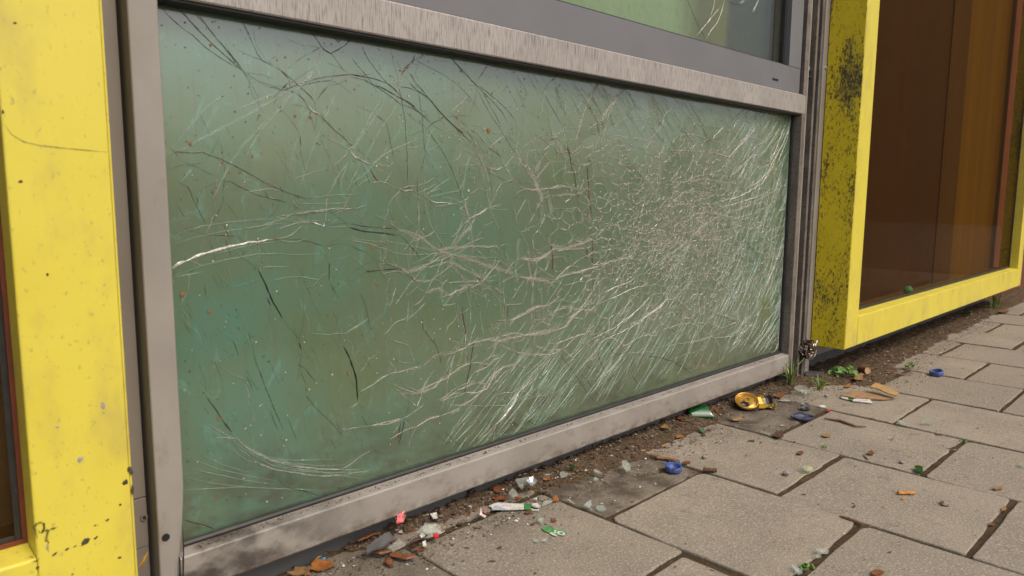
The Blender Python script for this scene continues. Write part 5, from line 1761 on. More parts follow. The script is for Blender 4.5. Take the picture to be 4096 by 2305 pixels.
lying_shard('bottle_shard', 2795, 1668, 0.033, 0.052, -70, 55, SHARD_GREEN, 'large curved green bottle shard against the plinth', 3, -0.004)
p = gz(2850, 1640)
bottle_shard('bottle_shard', (p.x + 0.004, p.y + 0.016, 0.010), 0.03, 0.75, 0.038, math.radians(20), math.radians(-18), SHARD_GREEN_D, 'dark green bottle shard leaning on the plinth', 5)
for px, py, w, h_, lb in ((2808, 1727, 30, 20, 'small dark green glass bit below the large bottle shard'), (3676, 1886, 40, 26, 'bright green glass bit in the joint on the right'),
                          (2293, 1876, 16, 14, 'tiny green glass bit in the soil left'), (2352, 1919, 9, 5, 'tiny light green bit on soil')):
    sheet('green_glass_bit', poly_px(px, py, w, h_, 6, gr, 0.4), ground_at(gz(px, py)), 0.003, SHARD_GREEN, lb, 'glass shard', 'green glass bits', tilt=(.05, .1), seed=int(px))

# ring caps
def bottle_cap(name, c, r0, hgt, mat, label, squash, yaw, tilt, flaps=0, crush=0.0, closed=True):
    n = 40
    vs, fs = [], []
    prof = [(1.0, 0.0), (1.02, 0.10), (1.0, 0.5), (1.0, 0.9), (0.95, 1.0), (0.86, 1.0), (0.84, 0.9), (0.84, 0.15)]
    rr = random.Random(int(r0 * 1e5))
    for k, (pr, pz) in enumerate(prof):
        for i in range(n):
            a = i / n * math.tau
            kn = 1 + (0.025 * math.cos(a * 20) if pz in (0.1, 0.5, 0.9) and k < 4 else 0)
            x, y, z = math.cos(a) * r0 * pr * kn, math.sin(a) * r0 * pr * kn * squash, pz * hgt
            if crush:
                z *= 1 - crush * (0.5 + 0.5 * math.sin(a * 2 + 1)); x *= 1 + crush * 0.35 * math.sin(a * 3); z += crush * 0.004 * noise.noise((x * 200, y * 200, 1))
            vs.append(Vector((x, y, z)))
    m = len(prof)
    for k in range(m - 1):
        for i in range(n):
            fs.append((k * n + i, k * n + (i + 1) % n, (k + 1) * n + (i + 1) % n, (k + 1) * n + i))
    if closed:
        fs.append(tuple(range((m - 1) * n, m * n)))
        fs.append(tuple(range(n))[::-1])
    rot = Matrix.Rotation(yaw, 3, 'Z') @ Matrix.Rotation(tilt, 3, 'X')
    vs = [rot @ v for v in vs]
    zm = min(v.z for v in vs)
    vs = [v + Vector(c) - Vector((0, 0, zm)) for v in vs]
    o = tag(make(name, vs, fs, mat, None, True, at=c), label, 'bottle cap')
    for i in range(flaps):
        a = rr.uniform(0, 6.28)
        b = Vector(c) + rot @ Vector((math.cos(a) * r0 * .95, math.sin(a) * r0 * .95 * squash, hgt))
        t = Vector((math.cos(a + .8) * r0 * .45, math.sin(a + .8) * r0 * .45, rr.uniform(0.002, 0.006)))
        s_ = Vector((-math.sin(a), math.cos(a), 0)) * 0.003
        make('torn_flap', [b - s_, b + s_, b + t + s_ * 1.3, b + t * 1.15, b + t * 0.9 - s_], [(0, 1, 2, 3, 4)], mat, o)
    return o
p = gz(2693, 1885)
bottle_cap('plastic_closure', (p.x, p.y, 0.001), 0.0175, 0.010, BLUE, 'bright blue ring cap with torn skirt below the wooden splinter', 0.9, 0.3, 0.10, 6, 0.12)
p = gz(3746, 1503)
bottle_cap('plastic_closure', (p.x, p.y, 0.0), 0.021, 0.013, BLUE, 'bright blue bottle cap alone on the far right paving', 0.85, 0.8, -0.22, 0, 0.15)
p = gz(3213, 1680)
bottle_cap('plastic_closure', (p.x, p.y, 0.0), 0.026, 0.009, NAVY, 'crushed dark blue cap right of the gold can', 0.6, -0.75, 0.28, 3, 0.7)

# the crushed gold can
def gold_can():
    c = gz(2985, 1640)
    base = Vector((c.x + 0.012, c.y + 0.004, 0.0))
    e = empty('crushed_can', base, 'crushed gold beverage can with black and yellow label by the soil edge', 'can')
    R0 = 0.0290
    # lid: tilted towards the viewer and the street
    nrm = Vector((-0.38, -0.32, 0.90)).normalized()
    q = nrm.to_track_quat('Z', 'Y').to_matrix()
    lc = base + Vector((-0.004, 0.0, 0.0215))
    def ringv(r, z, n=40):
        return [lc + q @ Vector((math.cos(i / n * math.tau) * r, math.sin(i / n * math.tau) * r * 0.97, z)) for i in range(n)]
    prof = [(R0 * 1.0, -0.004), (R0 * 1.03, 0.0), (R0 * 1.02, 0.0022), (R0 * 0.95, 0.0024), (R0 * 0.91, -0.0030), (R0 * 0.86, -0.0042), (R0 * 0.83, -0.0016), (R0 * 0.5, -0.0015), (R0 * 0.2, -0.0014), (0.0005, -0.0014)]
    vs, fs = [], []
    n = 40
    for r_, z in prof: vs += ringv(r_, z)
    for k in range(len(prof) - 1):
        for i in range(n): fs.append((k * n + i, k * n + (i + 1) % n, (k + 1) * n + (i + 1) % n, (k + 1) * n + i))
    lid = make('lid', vs, fs, GOLD, e, True)
    # opening and tab; local axis: opening lies towards the left
    ax = q.inverted() @ (Vector((-0.75, -0.2, 0)) - nrm * Vector((-0.75, -0.2, 0)).dot(nrm))
    ax = Vector((ax.x, ax.y, 0)).normalized(); ay = Vector((-ax.y, ax.x, 0))
    def L(u, v, z): return lc + q @ (ax * u + ay * v + Vector((0, 0, z)))
    m = 18
    make('opening', [L(0.0125 + math.cos(i / m * math.tau) * 0.0088, math.sin(i / m * math.tau) * 0.0115, -0.0008) for i in range(m)], [tuple(range(m))], HOLLOW, lid)
    make('opening_glint', [L(0.0165 + math.cos(i / m * math.tau) * 0.0028, -0.003 + math.sin(i / m * math.tau) * 0.0048, -0.0004) for i in range(m)], [tuple(range(m))], FOIL_B, lid)
    # tab: rounded ring plate
    tv, tf = [], []
    for z in (0.0006, 0.0022):
        for k in (1.0, 0.62):
            for i in range(m):
                a = i / m * math.tau
                tv.append(L(-0.0030 + math.cos(a) * 0.0115 * k, math.sin(a) * 0.0075 * k, z + 0.0008 * math.cos(a)))
    for i in range(m):
        j = (i + 1) % m
        tf += [(2 * m + i, 2 * m + j, 3 * m + j, 3 * m + i), (i, j, 2 * m + j, 2 * m + i), (m + j, m + i, 3 * m + i, 3 * m + j)]
    make('tab', tv, tf, GOLD, lid, False)
    cyl('tab_rivet', L(-0.001, 0, 0.001), nrm, 0.003, 0.002, GOLD, lid, 12)
    # body: neck ring, collapsing into a flat, pleated pouch to the right
    rows = 17; n = 44
    axis = Vector((0.80, -0.60, 0)).normalized()
    side = Vector((0.60, 0.80, 0)).normalized()
    verts = []
    for k in range(rows):
        t = k / (rows - 1)
        if k == 0: cen, wdt, hgt = lc, R0, None
        for i in range(n):
            a = i / n * math.tau
            p0 = lc + q @ Vector((math.cos(a) * R0, math.sin(a) * R0 * 0.97, -0.004))
            if k < 2:
                v = p0 - nrm * (0.006 * k) + axis * 0.004 * k
                v.z = max(v.z, 0.001)
                verts.append(v); continue
            s_ = (k - 1) / (rows - 2)
            # flattened section
            wd = (0.0330 - 0.006 * s_) * (1.0 if k < rows - 1 else 0.55) + 0.0025 * math.sin(s_ * 9)
            ht = (0.0150 + 0.0022 * math.sin(s_ * 7 + 1)) * (1.0 if k < rows - 1 else 0.5)
            ce = base + axis * (0.002 + 0.074 * s_) + Vector((0, 0, 0.0165))
            # direction of p0 relative to lid mapped on the section plane (side, z)
            d0 = p0 - lc
            u = d0.dot(side) / R0; w_ = (d0 - axis * d0.dot(axis)).z / R0 * 1.6 - 0.35 * d0.dot(axis) / R0
            LL = math.hypot(u, w_) or 1
            u, w_ = u / LL, w_ / LL
            crum = 0.0030 * noise.noise((u * 3 + 2, w_ * 3, s_ * 7)) + 0.0016 * noise.noise((u * 8, w_ * 8 + 4, s_ * 15))
            pl = 0.0025 * math.sin(s_ * 17 + u * 5) * (1 if w_ > -0.2 else 0.3)
            v = ce + side * (u * wd + crum) + Vector((0, 0, w_ * ht + crum * 0.9 + pl)) + axis * crum * 1.5
            b = min(1.0, (k - 1) / 3.0)
            v = (p0 - nrm * 0.010 + axis * 0.006 * k).lerp(v, b)
            v.z = max(v.z, 0.0012 + 0.0006 * math.sin(i))
            verts.append(v)
    fs, mi = [], []
    for k in range(rows - 1):
        for i in range(n):
            fs.append((k * n + i, k * n + (i + 1) % n, (k + 1) * n + (i + 1) % n, (k + 1) * n + i))
            cc = (verts[k * n + i] + verts[(k + 1) * n + i]) / 2
            u = (cc - base).dot(side); s_ = k / rows
            idx = 0                                   # gold label
            if u < -0.008 and s_ < 0.36: idx = 1       # black neck on the street side
            if u < -0.012 and 0.14 < s_ < 0.36: idx = 2
            if u < -0.017 and s_ >= 0.36: idx = 3      # yellow lower edge
            if u < -0.019 and 0.62 < s_ < 0.80: idx = 4
            if u > 0.015 and s_ > 0.70: idx = 1
            if -0.012 < u < 0.004 and s_ > 0.70: idx = 5
            if s_ > 0.93: idx = 5 if u < 0.006 else 1
            mi.append(idx)
    fs.append(tuple(range((rows - 1) * n, rows * n)))
    mi.append(5)
    make('body', verts, fs, [GOLD_B, CAN_K, CAN_G, CAN_Y, REDP, CAN_W], e, False, mi)
gold_can()

# silver-brown can jammed between the post strips
def jammed_can():
    c = on_y(3222, 1392, -0.010)
    e = empty('jammed_can', c, 'crumpled brown metal can jammed in front of the joint post', 'can')
    n, m = 22, 14
    vs, fs = [], []
    for k in range(m + 1):
        t = k / m
        for i in range(n):
            a = i / n * math.tau
            r_ = 0.030 * math.sin(0.35 + 2.4 * t) ** 0.7
            x = math.cos(a) * r_
            y = math.sin(a) * r_ * 0.42
            z = (t - .5) * 0.052
            cr_ = 0.006 * noise.noise((x * 70, y * 70, z * 70)) + 0.004 * noise.noise((x * 190, y * 190, z * 190 + 3))
            x *= 1 + 0.25 * noise.noise((a, t * 3, 2)); 
            z += 0.010 * math.sin(a * 1.0 + 0.7) * (t)
            vs.append(Vector((x + cr_, y + cr_ * 1.2, z + cr_)))
    rot = Matrix.Rotation(math.radians(35), 3, 'Y') @ Matrix.Rotation(math.radians(-25), 3, 'Z')
    vs = [rot @ v + c + Vector((0.004, -0.004, -0.004)) for v in vs]
    for k in range(m):
        for i in range(n):
            fs.append((k * n + i, k * n + (i + 1) % n, (k + 1) * n + (i + 1) % n, (k + 1) * n + i))
    make('crumpled_body', vs, fs, CAN_S, e, False)
    # folded rim: bright bent ring along the lower edge
    rv, rf = [], []
    K = 26
    for i in range(K):
        a = math.radians(150 + i / (K - 1) * 200)
        cc = c + Vector((math.cos(a) * 0.036, -0.018, math.sin(a) * 0.030 - 0.002)) 
        for j in range(6):
            b = j / 6 * math.tau
            rv.append(cc + Vector((math.cos(a) * math.cos(b) * 0.0017, math.sin(b) * 0.0017, math.sin(a) * math.cos(b) * 0.0017)))
    for i in range(K - 1):
        for j in range(6):
            rf.append((i * 6 + j, i * 6 + (j + 1) % 6, (i + 1) * 6 + (j + 1) % 6, (i + 1) * 6 + j))
    make('rim', rv, rf, FOIL, e, True)
    for dx, dz in ((0.030, 0.012), (0.022, 0.004), (0.008, 0.006)):
        sp = c + Vector((dx, -0.020, dz))
        make('torn_edge', [sp, sp + Vector((0.010, -0.002, 0.002)), sp + Vector((0.006, 0.0, 0.010)), sp + Vector((0.001, 0.002, 0.006))], [(0, 1, 2, 3)], FOIL_B, e)
jammed_can()

# paper strip, label scrap, wrapper, cardboard
o = sheet('paper_strip', SZ([(275, 655), (340, 630), (400, 600), (470, 585), (700, 600), (1010, 612), (1010, 722), (640, 735), (350, 735), (345, 685)], (1900, 1900), 5.1775), 0.003, 0.0012, PAPER, 'torn white and green printed paper strip by the soil edge', 'paper', seed=2)
sheet('green_print', SZ([(1013, 612), (1165, 618), (1165, 735), (1013, 722)], (1900, 1900), 5.1775), 0.003, 0.0012, PAPER_G, parent=o)
sheet('torn_end', SZ([(1168, 618), (1290, 605), (1330, 640), (1365, 660), (1325, 700), (1230, 690), (1175, 650)], (1900, 1900), 5.1775), 0.0034, 0.0012, PAPER, parent=o, curl=0.1)
sheet('torn_end', SZ([(1168, 700), (1240, 730), (1325, 728), (1320, 745), (1170, 738)], (1900, 1900), 5.1775), 0.0030, 0.0012, PAPER, parent=o)
sheet('grey_print', SZ([(350, 690), (440, 635), (690, 722), (355, 728)], (1900, 1900), 5.1775), 0.0044, 0.0002, PAPER_B, parent=o)
lab = sheet('label_scrap', SZ([(1375, 1110), (1440, 1085), (1545, 1050), (1575, 1100), (1650, 1130), (1780, 1150), (1870, 1180), (1905, 1220), (1830, 1250), (1700, 1255), (1560, 1210), (1450, 1180)], (1900, 1900), 5.1775), 0.001, 0.0008, PAPER_L, 'torn green label scrap with white letters on the near slab', 'label', seed=9)
# white letter shapes of the scrap: an upright and a round letter
def ringpoly(name, cx, cy, rx, ry, k, z, mat, parent, n=22, rot=0.25):
    vs, fs = [], []
    for f in (1.0, k):
        for i in range(n):
            a = i / n * math.tau
            u, v = math.cos(a) * rx * f, math.sin(a) * ry * f
            p_ = gz(1900 + (cx + u * math.cos(rot) - v * math.sin(rot)) / 5.1775, 1900 + (cy + u * math.sin(rot) + v * math.cos(rot)) / 5.1775, z)
            vs.append(p_)
    for i in range(n): fs.append((i, (i + 1) % n, n + (i + 1) % n, n + i))
    return make(name, vs, fs, mat, parent)
ringpoly('letter', 1785, 1208, 88, 42, 0.48, 0.0021, PAPER, lab)
sheet('letter', SZ([(1632, 1185), (1650, 1140), (1695, 1145), (1665, 1175), (1690, 1205), (1640, 1205)], (1900, 1900), 5.1775), 0.0019, 0.0002, PAPER, parent=lab)
sheet('white_edge', SZ([(1535, 1205), (1600, 1190), (1660, 1230), (1720, 1275), (1610, 1250)], (1900, 1900), 5.1775), 0.0019, 0.0002, PAPER, parent=lab)
zc = (1400, 2050); scz = 3.1652
wr = sheet('candy_wrapper', SZ([(505, 150), (570, 110), (640, 115), (700, 175), (715, 205), (690, 250), (590, 300), (550, 235), (565, 190)], zc, scz), 0.010, 0.001, LEAF[1], 'crumpled red and brown sweet wrapper against the plinth', 'wrapper', curl=0.5, tilt=(.1, .9), seed=4)
sheet('red_film', SZ([(575, 165), (650, 140), (690, 185), (680, 240), (590, 285), (600, 220)], zc, scz), 0.017, 0.0012, PINKP, parent=wr, curl=0.5, tilt=(.1, .9), seed=6)
sheet('red_chip', SZ([(1055, 325), (1080, 305), (1125, 308), (1125, 335), (1070, 342)], zc, scz), 0.008, 0.003, REDP, 'small bright red plastic chip under the clear shard', 'debris', tilt=(0, .4))
for i, (pl, lb) in enumerate(((SZ([(1012, 75), (1100, 55), (1110, 95), (1050, 105)], zc, scz), 'white paper chip above the glass powder heap'), (SZ([(882, 330), (910, 305), (955, 320), (900, 355)], zc, scz), 'white paper chip left of the red chip'),
                          (SZ([(915, 420), (960, 405), (970, 445), (930, 455)], zc, scz), 'crumpled white chip on the brown leaf'), (SZ([(100, 900), (125, 820), (145, 880), (235, 900), (190, 940)], (1900, 1900), 5.1775), 'bent white paper scrap left of the paper strip'),
                          (SZ([(1210, 530), (1290, 515), (1280, 535), (1215, 545)], (1900, 1900), 5.1775), 'thin white paper chip on the slab corner'))):
    sheet('paper_chip', pl, 0.006 if i < 3 else 0.001, 0.0015, PAPER, lb, 'paper', 'white paper chips', curl=0.3, tilt=(0, .3), seed=i)
sheet('foil_scrap', SZ([(1060, 290), (1130, 250), (1200, 240), (1300, 270), (1240, 290), (1200, 340), (1150, 320)], (1900, 1900), 5.1775), 0.012, 0.001, FOIL_B, 'shiny silver foil scrap on the soil near the plinth', 'foil', curl=0.5, tilt=(.2, .5), seed=3)
for i, (pl, lb) in enumerate(((SZ([(210, 545), (300, 480), (440, 400), (500, 380), (560, 425), (490, 460), (400, 520), (310, 540), (215, 580)], zc, scz), 'long dark slate splinter in the soil strip'),)):
    sheet('slate_splinter', pl, 0.008, 0.003, SLATE, lb, 'stone', tilt=(.05, .3), seed=i)
za = (3100, 1440); sa = 4.6
sheet('cardboard_piece', SZ([(1740, 590), (1840, 525), (1990, 550), (2280, 640), (2230, 690), (2060, 660), (1900, 610)], za, sa), 0.010, 0.003, CARD, 'upper tan corrugated cardboard strip on the paving', 'cardboard', tilt=(.02, .15), seed=1)
cb = sheet('cardboard_piece', SZ([(1190, 690), (1370, 660), (1380, 610), (1640, 615), (1800, 660), (2010, 690), (2180, 730), (1960, 745), (1760, 740), (1400, 720)], za, sa), 0.0015, 0.003, CARD2, 'lower torn cardboard piece with white printed edge', 'cardboard', tilt=(.0, .03), seed=2)
sheet('printed_edge', SZ([(1440, 735), (1500, 722), (1740, 728), (1800, 808), (1600, 785), (1430, 768)], za, sa), 0.0016, 0.002, PAPER, parent=cb)
sheet('printed_edge', SZ([(1190, 685), (1290, 690), (1340, 712), (1350, 745), (1230, 715)], za, sa), 0.0016, 0.0025, PAPER, parent=cb)
sheet('green_print', SZ([(1352, 725), (1440, 732), (1430, 765), (1350, 745)], za, sa), 0.0016, 0.002, PAPER_G, parent=cb)

# stones, butts, lumps
def lump(name, px, py, sx, sy, sz, mat, label, cat, seed=0, yaw=0.0, group=None, z=None, rough=0.35):
    p_ = gz(px, py)
    z = ground_at(p_) if z is None else z
    bm = bmesh.new(); bmesh.ops.create_icosphere(bm, subdivisions=2, radius=1.0)
    c_, s_ = math.cos(yaw), math.sin(yaw)
    for v in bm.verts:
        k = 1 + rough * noise.noise(v.co * 1.7 + Vector((seed * 3.1, 0, 0))) + 0.3 * rough * noise.noise(v.co * 5 + Vector((seed, 0, 0)))
        x, y, zz = v.co.x * sx * k, v.co.y * sy * k, v.co.z * sz * k
        v.co = Vector((p_.x + x * c_ - y * s_, p_.y + x * s_ + y * c_, z + sz * 0.8 + zz))
    return tag(bm_obj(name, bm, mat, None, False, (p_.x, p_.y, z)), label, cat, group)
def butt(name, px, py, L, r0, yaw, mat, label, crush=0.75):
    p_ = gz(px, py)
    z = ground_at(p_)
    vs, fs = [], []
    n, m = 12, 8
    d = Vector((math.cos(yaw), math.sin(yaw), 0)); s_ = Vector((-d.y, d.x, 0))
    for k in range(m + 1):
        t = k / m - .5
        rr = r0 * (1 + 0.12 * math.sin(k * 2.3))
        for i in range(n):
            a = i / n * math.tau
            vs.append(Vector((p_.x, p_.y, z + r0 * crush)) + d * (t * L) + s_ * (math.cos(a) * rr) + Vector((0, 0, math.sin(a) * rr * crush)) + Vector((0, 0, 0.0006 * math.sin(k * 1.9))))
    for k in range(m):
        for i in range(n): fs.append((k * n + i, k * n + (i + 1) % n, (k + 1) * n + (i + 1) % n, (k + 1) * n + i))
    fs.append(tuple(range(n))[::-1]); fs.append(tuple(range(m * n, m * n + n)))
    return tag(make(name, vs, fs, mat, None, False, at=p_), label, 'cigarette butt')
butt('cigarette_butt', 3625, 1978, 0.030, 0.0042, math.radians(-44), BUTT_O, 'orange cigarette butt on the right paving')
butt('cigarette_butt', 2840, 1888, 0.026, 0.0046, math.radians(-52), BUTT_B, 'brown cigarette butt in the joint by the blue ring cap', 0.9)
lump('orange_crumb', 3611, 1998, .004, .003, .0018, BUTT_O, 'orange crumb below the orange butt', 'debris', 2)
lump('chewed_lump', 3785, 2020, .010, .008, .004, GUM, 'dark ringed beige lump on the right paving', 'debris', 5, rough=.6)
lump('pebble', 3288, 1632, .010, .0045, .004, PAPER, 'smooth white oval pebble near the dark blue cap', 'stone', 1, -.8, rough=.05)
lump('pebble', 3145, 1901, .0085, .007, .005, STONE, 'grey pinkish pebble left of the round glass shard', 'stone', 7, .3, rough=.5)
lump('pebble', 3305, 1588, .006, .005, .0045, STONE, 'small round grey pebble left of the cardboard', 'stone', 8, rough=.2)
lump('pebble', 2818, 1833, .0055, .005, .004, STONE, 'little tan pebble on the sandy slab', 'stone', 9, rough=.3)
lump('pebble', 3606, 1852, .006, .005, .003, STONE, 'small beige pebble on the middle right slab', 'stone', 11, rough=.3)
lump('foil_ball', 3222, 1640, .016, .013, .010, FOIL, 'crumpled grey foil ball above the dark blue cap', 'foil', 4, rough=.9)
lump('red_scrap', 3314, 1646, .007, .005, .003, REDP, 'red and white scrap right of the white pebble', 'debris', 3, rough=.8)
lump('flat_stone', 3137, 1606, .016, .008, .003, STONE, 'flat grey stone right of the gold can', 'stone', 12, -.7)
lump('dark_lump', 1880, 2000, .010, .008, .006, CAN_K, 'dark crushed plastic bit against the plinth', 'debris', 6, rough=.7)
lump('red_bead', 1938, 2055, .003, .003, .003, REDP, 'tiny red bead at the left end of the paper strip', 'debris', 2, rough=.2)
lump('blue_chip', 1295, 2238, .004, .003, .002, flat('light_blue', (0.08, 0.35, 0.5), None), 'light blue plastic chip in the soil at the lower left', 'debris', 3)
# short cut branch end
p = gz(3462, 1508)
br = cyl('branch_end', (p.x, p.y + 0.006, 0.020), (-0.55, -0.8, 0.12), 0.0105, 0.035, BARK, None, 16, at=(p.x, p.y, 0.01))
tag(br, 'short cut branch end with pale wood facing out of the soil', 'branch')
d_ = Vector((-0.55, -0.8, 0.12)).normalized()
cyl('cut_face', Vector((p.x, p.y + 0.006, 0.020)) + d_ * 0.0177, d_, 0.0098, 0.0006, WOOD, br, 16)
# ribbed dark scrap
p = gz(3262, 1522)
rib = empty('ribbed_scrap', (p.x, p.y, 0.008), 'dark ribbed plastic scrap beside the grass tuft', 'debris')
for i in range(6):
    q_ = Vector((p.x + 0.03 - i * 0.009, p.y + 0.016 - i * 0.004, 0.0135 + ground_at(p) * 0.3))
    vs = []
    a_, b_ = Vector((0.018, -0.020, 0)), Vector((0.0022, 0.0022, 0))
    for s1, s2, s3 in ((-1, -1, 0), (1, -1, 0), (1, 1, 0), (-1, 1, 0), (-1, -1, 1), (1, -1, 1), (1, 1, 1), (-1, 1, 1)):
        vs.append(q_ + a_ * s1 + b_ * s2 + Vector((0, 0, 0.004 * s3 - 0.001)))
    make('rib', vs, [(0, 3, 2, 1), (4, 5, 6, 7), (0, 1, 5, 4), (1, 2, 6, 5), (2, 3, 7, 6), (3, 0, 4, 7)], SLATE, rib)

# splinters, twigs, bark, leaves
def stick(name, pxs, r0, mat, label, cat, z=0.0, flatn=0.6):
    P = [gz(x, y) for x, y in pxs]
    P = [Vector((q_.x, q_.y, max(ground_at(q_), z) + r0 * 0.7)) for q_ in P]
    n = 7
    vs, fs = [], []
    for i, q_ in enumerate(P):
        d = (P[min(i + 1, len(P) - 1)] - P[max(0, i - 1)]).normalized()
        s_ = d.cross(Vector((0, 0, 1))).normalized(); u_ = s_.cross(d)
        rr = r0 * (0.55 if i in (0, len(P) - 1) else 1) * (1 + 0.2 * math.sin(i * 2.1))
        for k in range(n):
            a = k / n * math.tau
            vs.append(q_ + s_ * math.cos(a) * rr + u_ * math.sin(a) * rr * flatn)
    for i in range(len(P) - 1):
        for k in range(n): fs.append((i * n + k, i * n + (k + 1) % n, (i + 1) * n + (k + 1) % n, (i + 1) * n + k))
    fs.append(tuple(range(n))[::-1]); fs.append(tuple(range((len(P) - 1) * n, len(P) * n)))
    return tag(make(name, vs, fs, mat, None, False, at=P[0]), label, cat)
stick('wood_splinter', SZ([(10, 675), (60, 695), (120, 700), (190, 712)], (2596, 1405), 1.6113), 0.0046, flat('raw_splinter', (0.30, 0.14, 0.05), (0.18, 0.08, 0.03)), 'long reddish wood splinter above the blue ring cap', 'wood')
stick('twig', SZ([(1230, 1072), (1290, 1090), (1340, 1108), (1375, 1125)], (2596, 1405), 1.6113), 0.0035, BARK, 'reddish twig lying in the long joint', 'twig')
stick('wood_splinter', SZ([(470, 490), (560, 550), (660, 610)], (2700, 1500), 3.68), 0.004, BARK, 'short brown wood splinter right of the green bottle shard', 'wood')
stick('twig', SZ([(1380, 670), (1400, 690), (1415, 705)], (2596, 1405), 1.6113), 0.0015, BARK, 'thin dark twig across the middle joint', 'twig')
stick('bark_strip', SZ([(95, 460), (200, 410), (300, 365), (390, 355)], zc, scz), 0.004, LEAF[0], 'long rusty bark strip along the plinth at lower left', 'bark', 0.01, 0.4)
stick('bark_strip', SZ([(290, 560), (380, 580), (480, 565), (560, 530), (700, 465)], zc, scz), 0.0045, LEAF[0], 'rusty bark strip under the slate splinter', 'bark', 0.006, 0.4)
stick('bark_strip', SZ([(505, 590), (580, 585), (650, 610), (720, 625), (820, 605)], zc, scz), 0.007, LEAF[0], 'thick rusty bark strip on the lower left slab', 'bark', 0.002, 0.35)
stick('bark_strip', SZ([(480, 620), (490, 660), (500, 700)], zc, scz), 0.006, LEAF[0], 'short rusty bark bit below the thick strip', 'bark', 0.001, 0.4)
stick('stalk', SZ([(765, 445), (860, 390), (990, 345)], zc, scz), 0.003, LEAF[2], 'pale brown stalk below the clear shard', 'twig', 0.006, 0.5)
stick('twig', SZ([(2035, 265), (2300, 300), (2560, 275)], (3100, 1440), 4.6), 0.003, LEAF[0], 'thin reddish twig by the small weed', 'twig', 0.003)
stick('twig', SZ([(1130, 440), (1230, 455), (1330, 490), (1400, 495)], (2596, 1405), 1.6113), 0.004, BARK, 'brown twig lying on the slab below the foil ball', 'twig', 0.0, 0.6)

def leaf(name, px, py, wpx, hpx, mat, label, seed, z=None, curl=0.35, ang=0.0, group=None, tilt=(0, 0)):
    r = random.Random(seed)
    pl = poly_px(px, py, wpx * 1.15, hpx * 1.15, 14, r, ang)
    z = ground_at(gz(px, py)) if z is None else z
    return sheet(name, pl, z + 0.0008, 0.0007, mat, label, 'leaf', group, curl=curl, tilt=tilt, seed=seed)
leaves = [(1283, 2272, 86, 42, 3, 'large orange brown leaf at the lower left'), (1195, 2294, 80, 30, 1, 'tan leaf cut by the bottom edge'), (3507, 2297, 46, 26, 0, 'rust leaf cut by the bottom edge on the right'),
          (3112, 1747, 50, 24, 2, 'dark curled leaf over the long joint'), (2955, 1681, 46, 16, 1, 'flat tan leaf in front of the gold can'), (3306, 1745, 36, 12, 1, 'tan leaf on the right slab below the navy cap'),
          (2222, 2003, 25, 22, 3, 'glossy orange leaf bit on the slab corner'), (2113, 2052, 36, 14, 0, 'dark red brown leaf bit under the paper strip'), (2215, 2084, 20, 16, 0, 'rust leaf bit above the label scrap'), (2132, 2098, 18, 9, 0, 'small rust leaf bit left of the label scrap'),
          (2186, 1919, 32, 8, 3, 'curved orange seed pod on the soil'), (1990, 1965, 34, 26, 0, 'rust leaf leaning against the plinth'), (2000, 1997, 60, 14, 0, 'long rust leaf strip above the paper strip'), (2072, 1990, 18, 14, 3, 'orange leaf bit below the glass lump'),
          (3483, 1815, 30, 14, 0, 'reddish leaf on the slab by the dark twig'), (3202, 1815, 24, 14, 0, 'small brown leaf above the grey pebble'), (3390, 1548, 30, 12, 3, 'pinkish tan leaf by the green weed'), (3310, 1509, 32, 18, 3, 'orange leaf between ribbed scrap and weed'),
          (3430, 1520, 48, 22, 1, 'broad tan leaf under the branch end'), (2717, 1749, 34, 12, 3, 'orange leaf on the sandy slab edge'), (2657, 1710, 24, 12, 1, 'small tan leaf on the soil by the wall'), (2720, 1674, 22, 18, 0, 'red brown leaf left of the green bottle shard'),
          (3117, 1588, 34, 18, 0, 'rust leaf right of the gold can'), (4010, 1252, 40, 12, 0, 'brown leaf on the far slab'), (2745, 1853, 30, 10, 0, 'red brown bark bit right of the blue ring cap'), (3990, 1955, 40, 14, 1, 'tan crumpled leaf near the right edge'),
          (4015, 2040, 22, 16, 1, 'tan chip in the right short joint'), (3965, 2100, 26, 12, 0, 'rust leaf bit in the right short joint'), (1565, 2266, 24, 14, 0, 'wet rust leaf bit on the lower left slab'), (1680, 2200, 46, 14, 0, 'wet rust leaf by the lower joint')]
for i, (px, py, w, h_, m, lb) in enumerate(leaves):
    leaf('leaf', px, py, w, h_, LEAF[m], lb, i, group='leaves and leaf bits', curl=0.12 if h_ < 20 else 0.2, ang=-0.15, tilt=(0, 0.06))
for i in range(90):     # anonymous scraps in the soil strip
    x = 0.45 + gr.random() ** 1.2 * 3.3
    y = gr.uniform(soil_edge(x) - 0.02, 0.035)
    c = Vector((x, y, ground_at(Vector((x, y, 0)))))
    r_ = gr.uniform(0.003, 0.009)
    a = gr.uniform(0, 6)
    n = 6
    P = [c + Vector((math.cos(a + j * math.tau / n) * r_ * gr.uniform(.6, 1.2), math.sin(a + j * math.tau / n) * r_ * 0.6 * gr.uniform(.6, 1.2), gr.uniform(0.0005, 0.004))) for j in range(n)]
    P.append(c + Vector((0, 0, 0.001)))
    tag(make('leaf_fragment', P, [(j, (j + 1) % n, n) for j in range(n)], LEAF[gr.choice((0, 0, 1, 2, 2, 3))], None, False, at=c), 'small brown leaf fragment in the soil strip along the wall', 'leaf', 'brown leaf fragments in the soil')
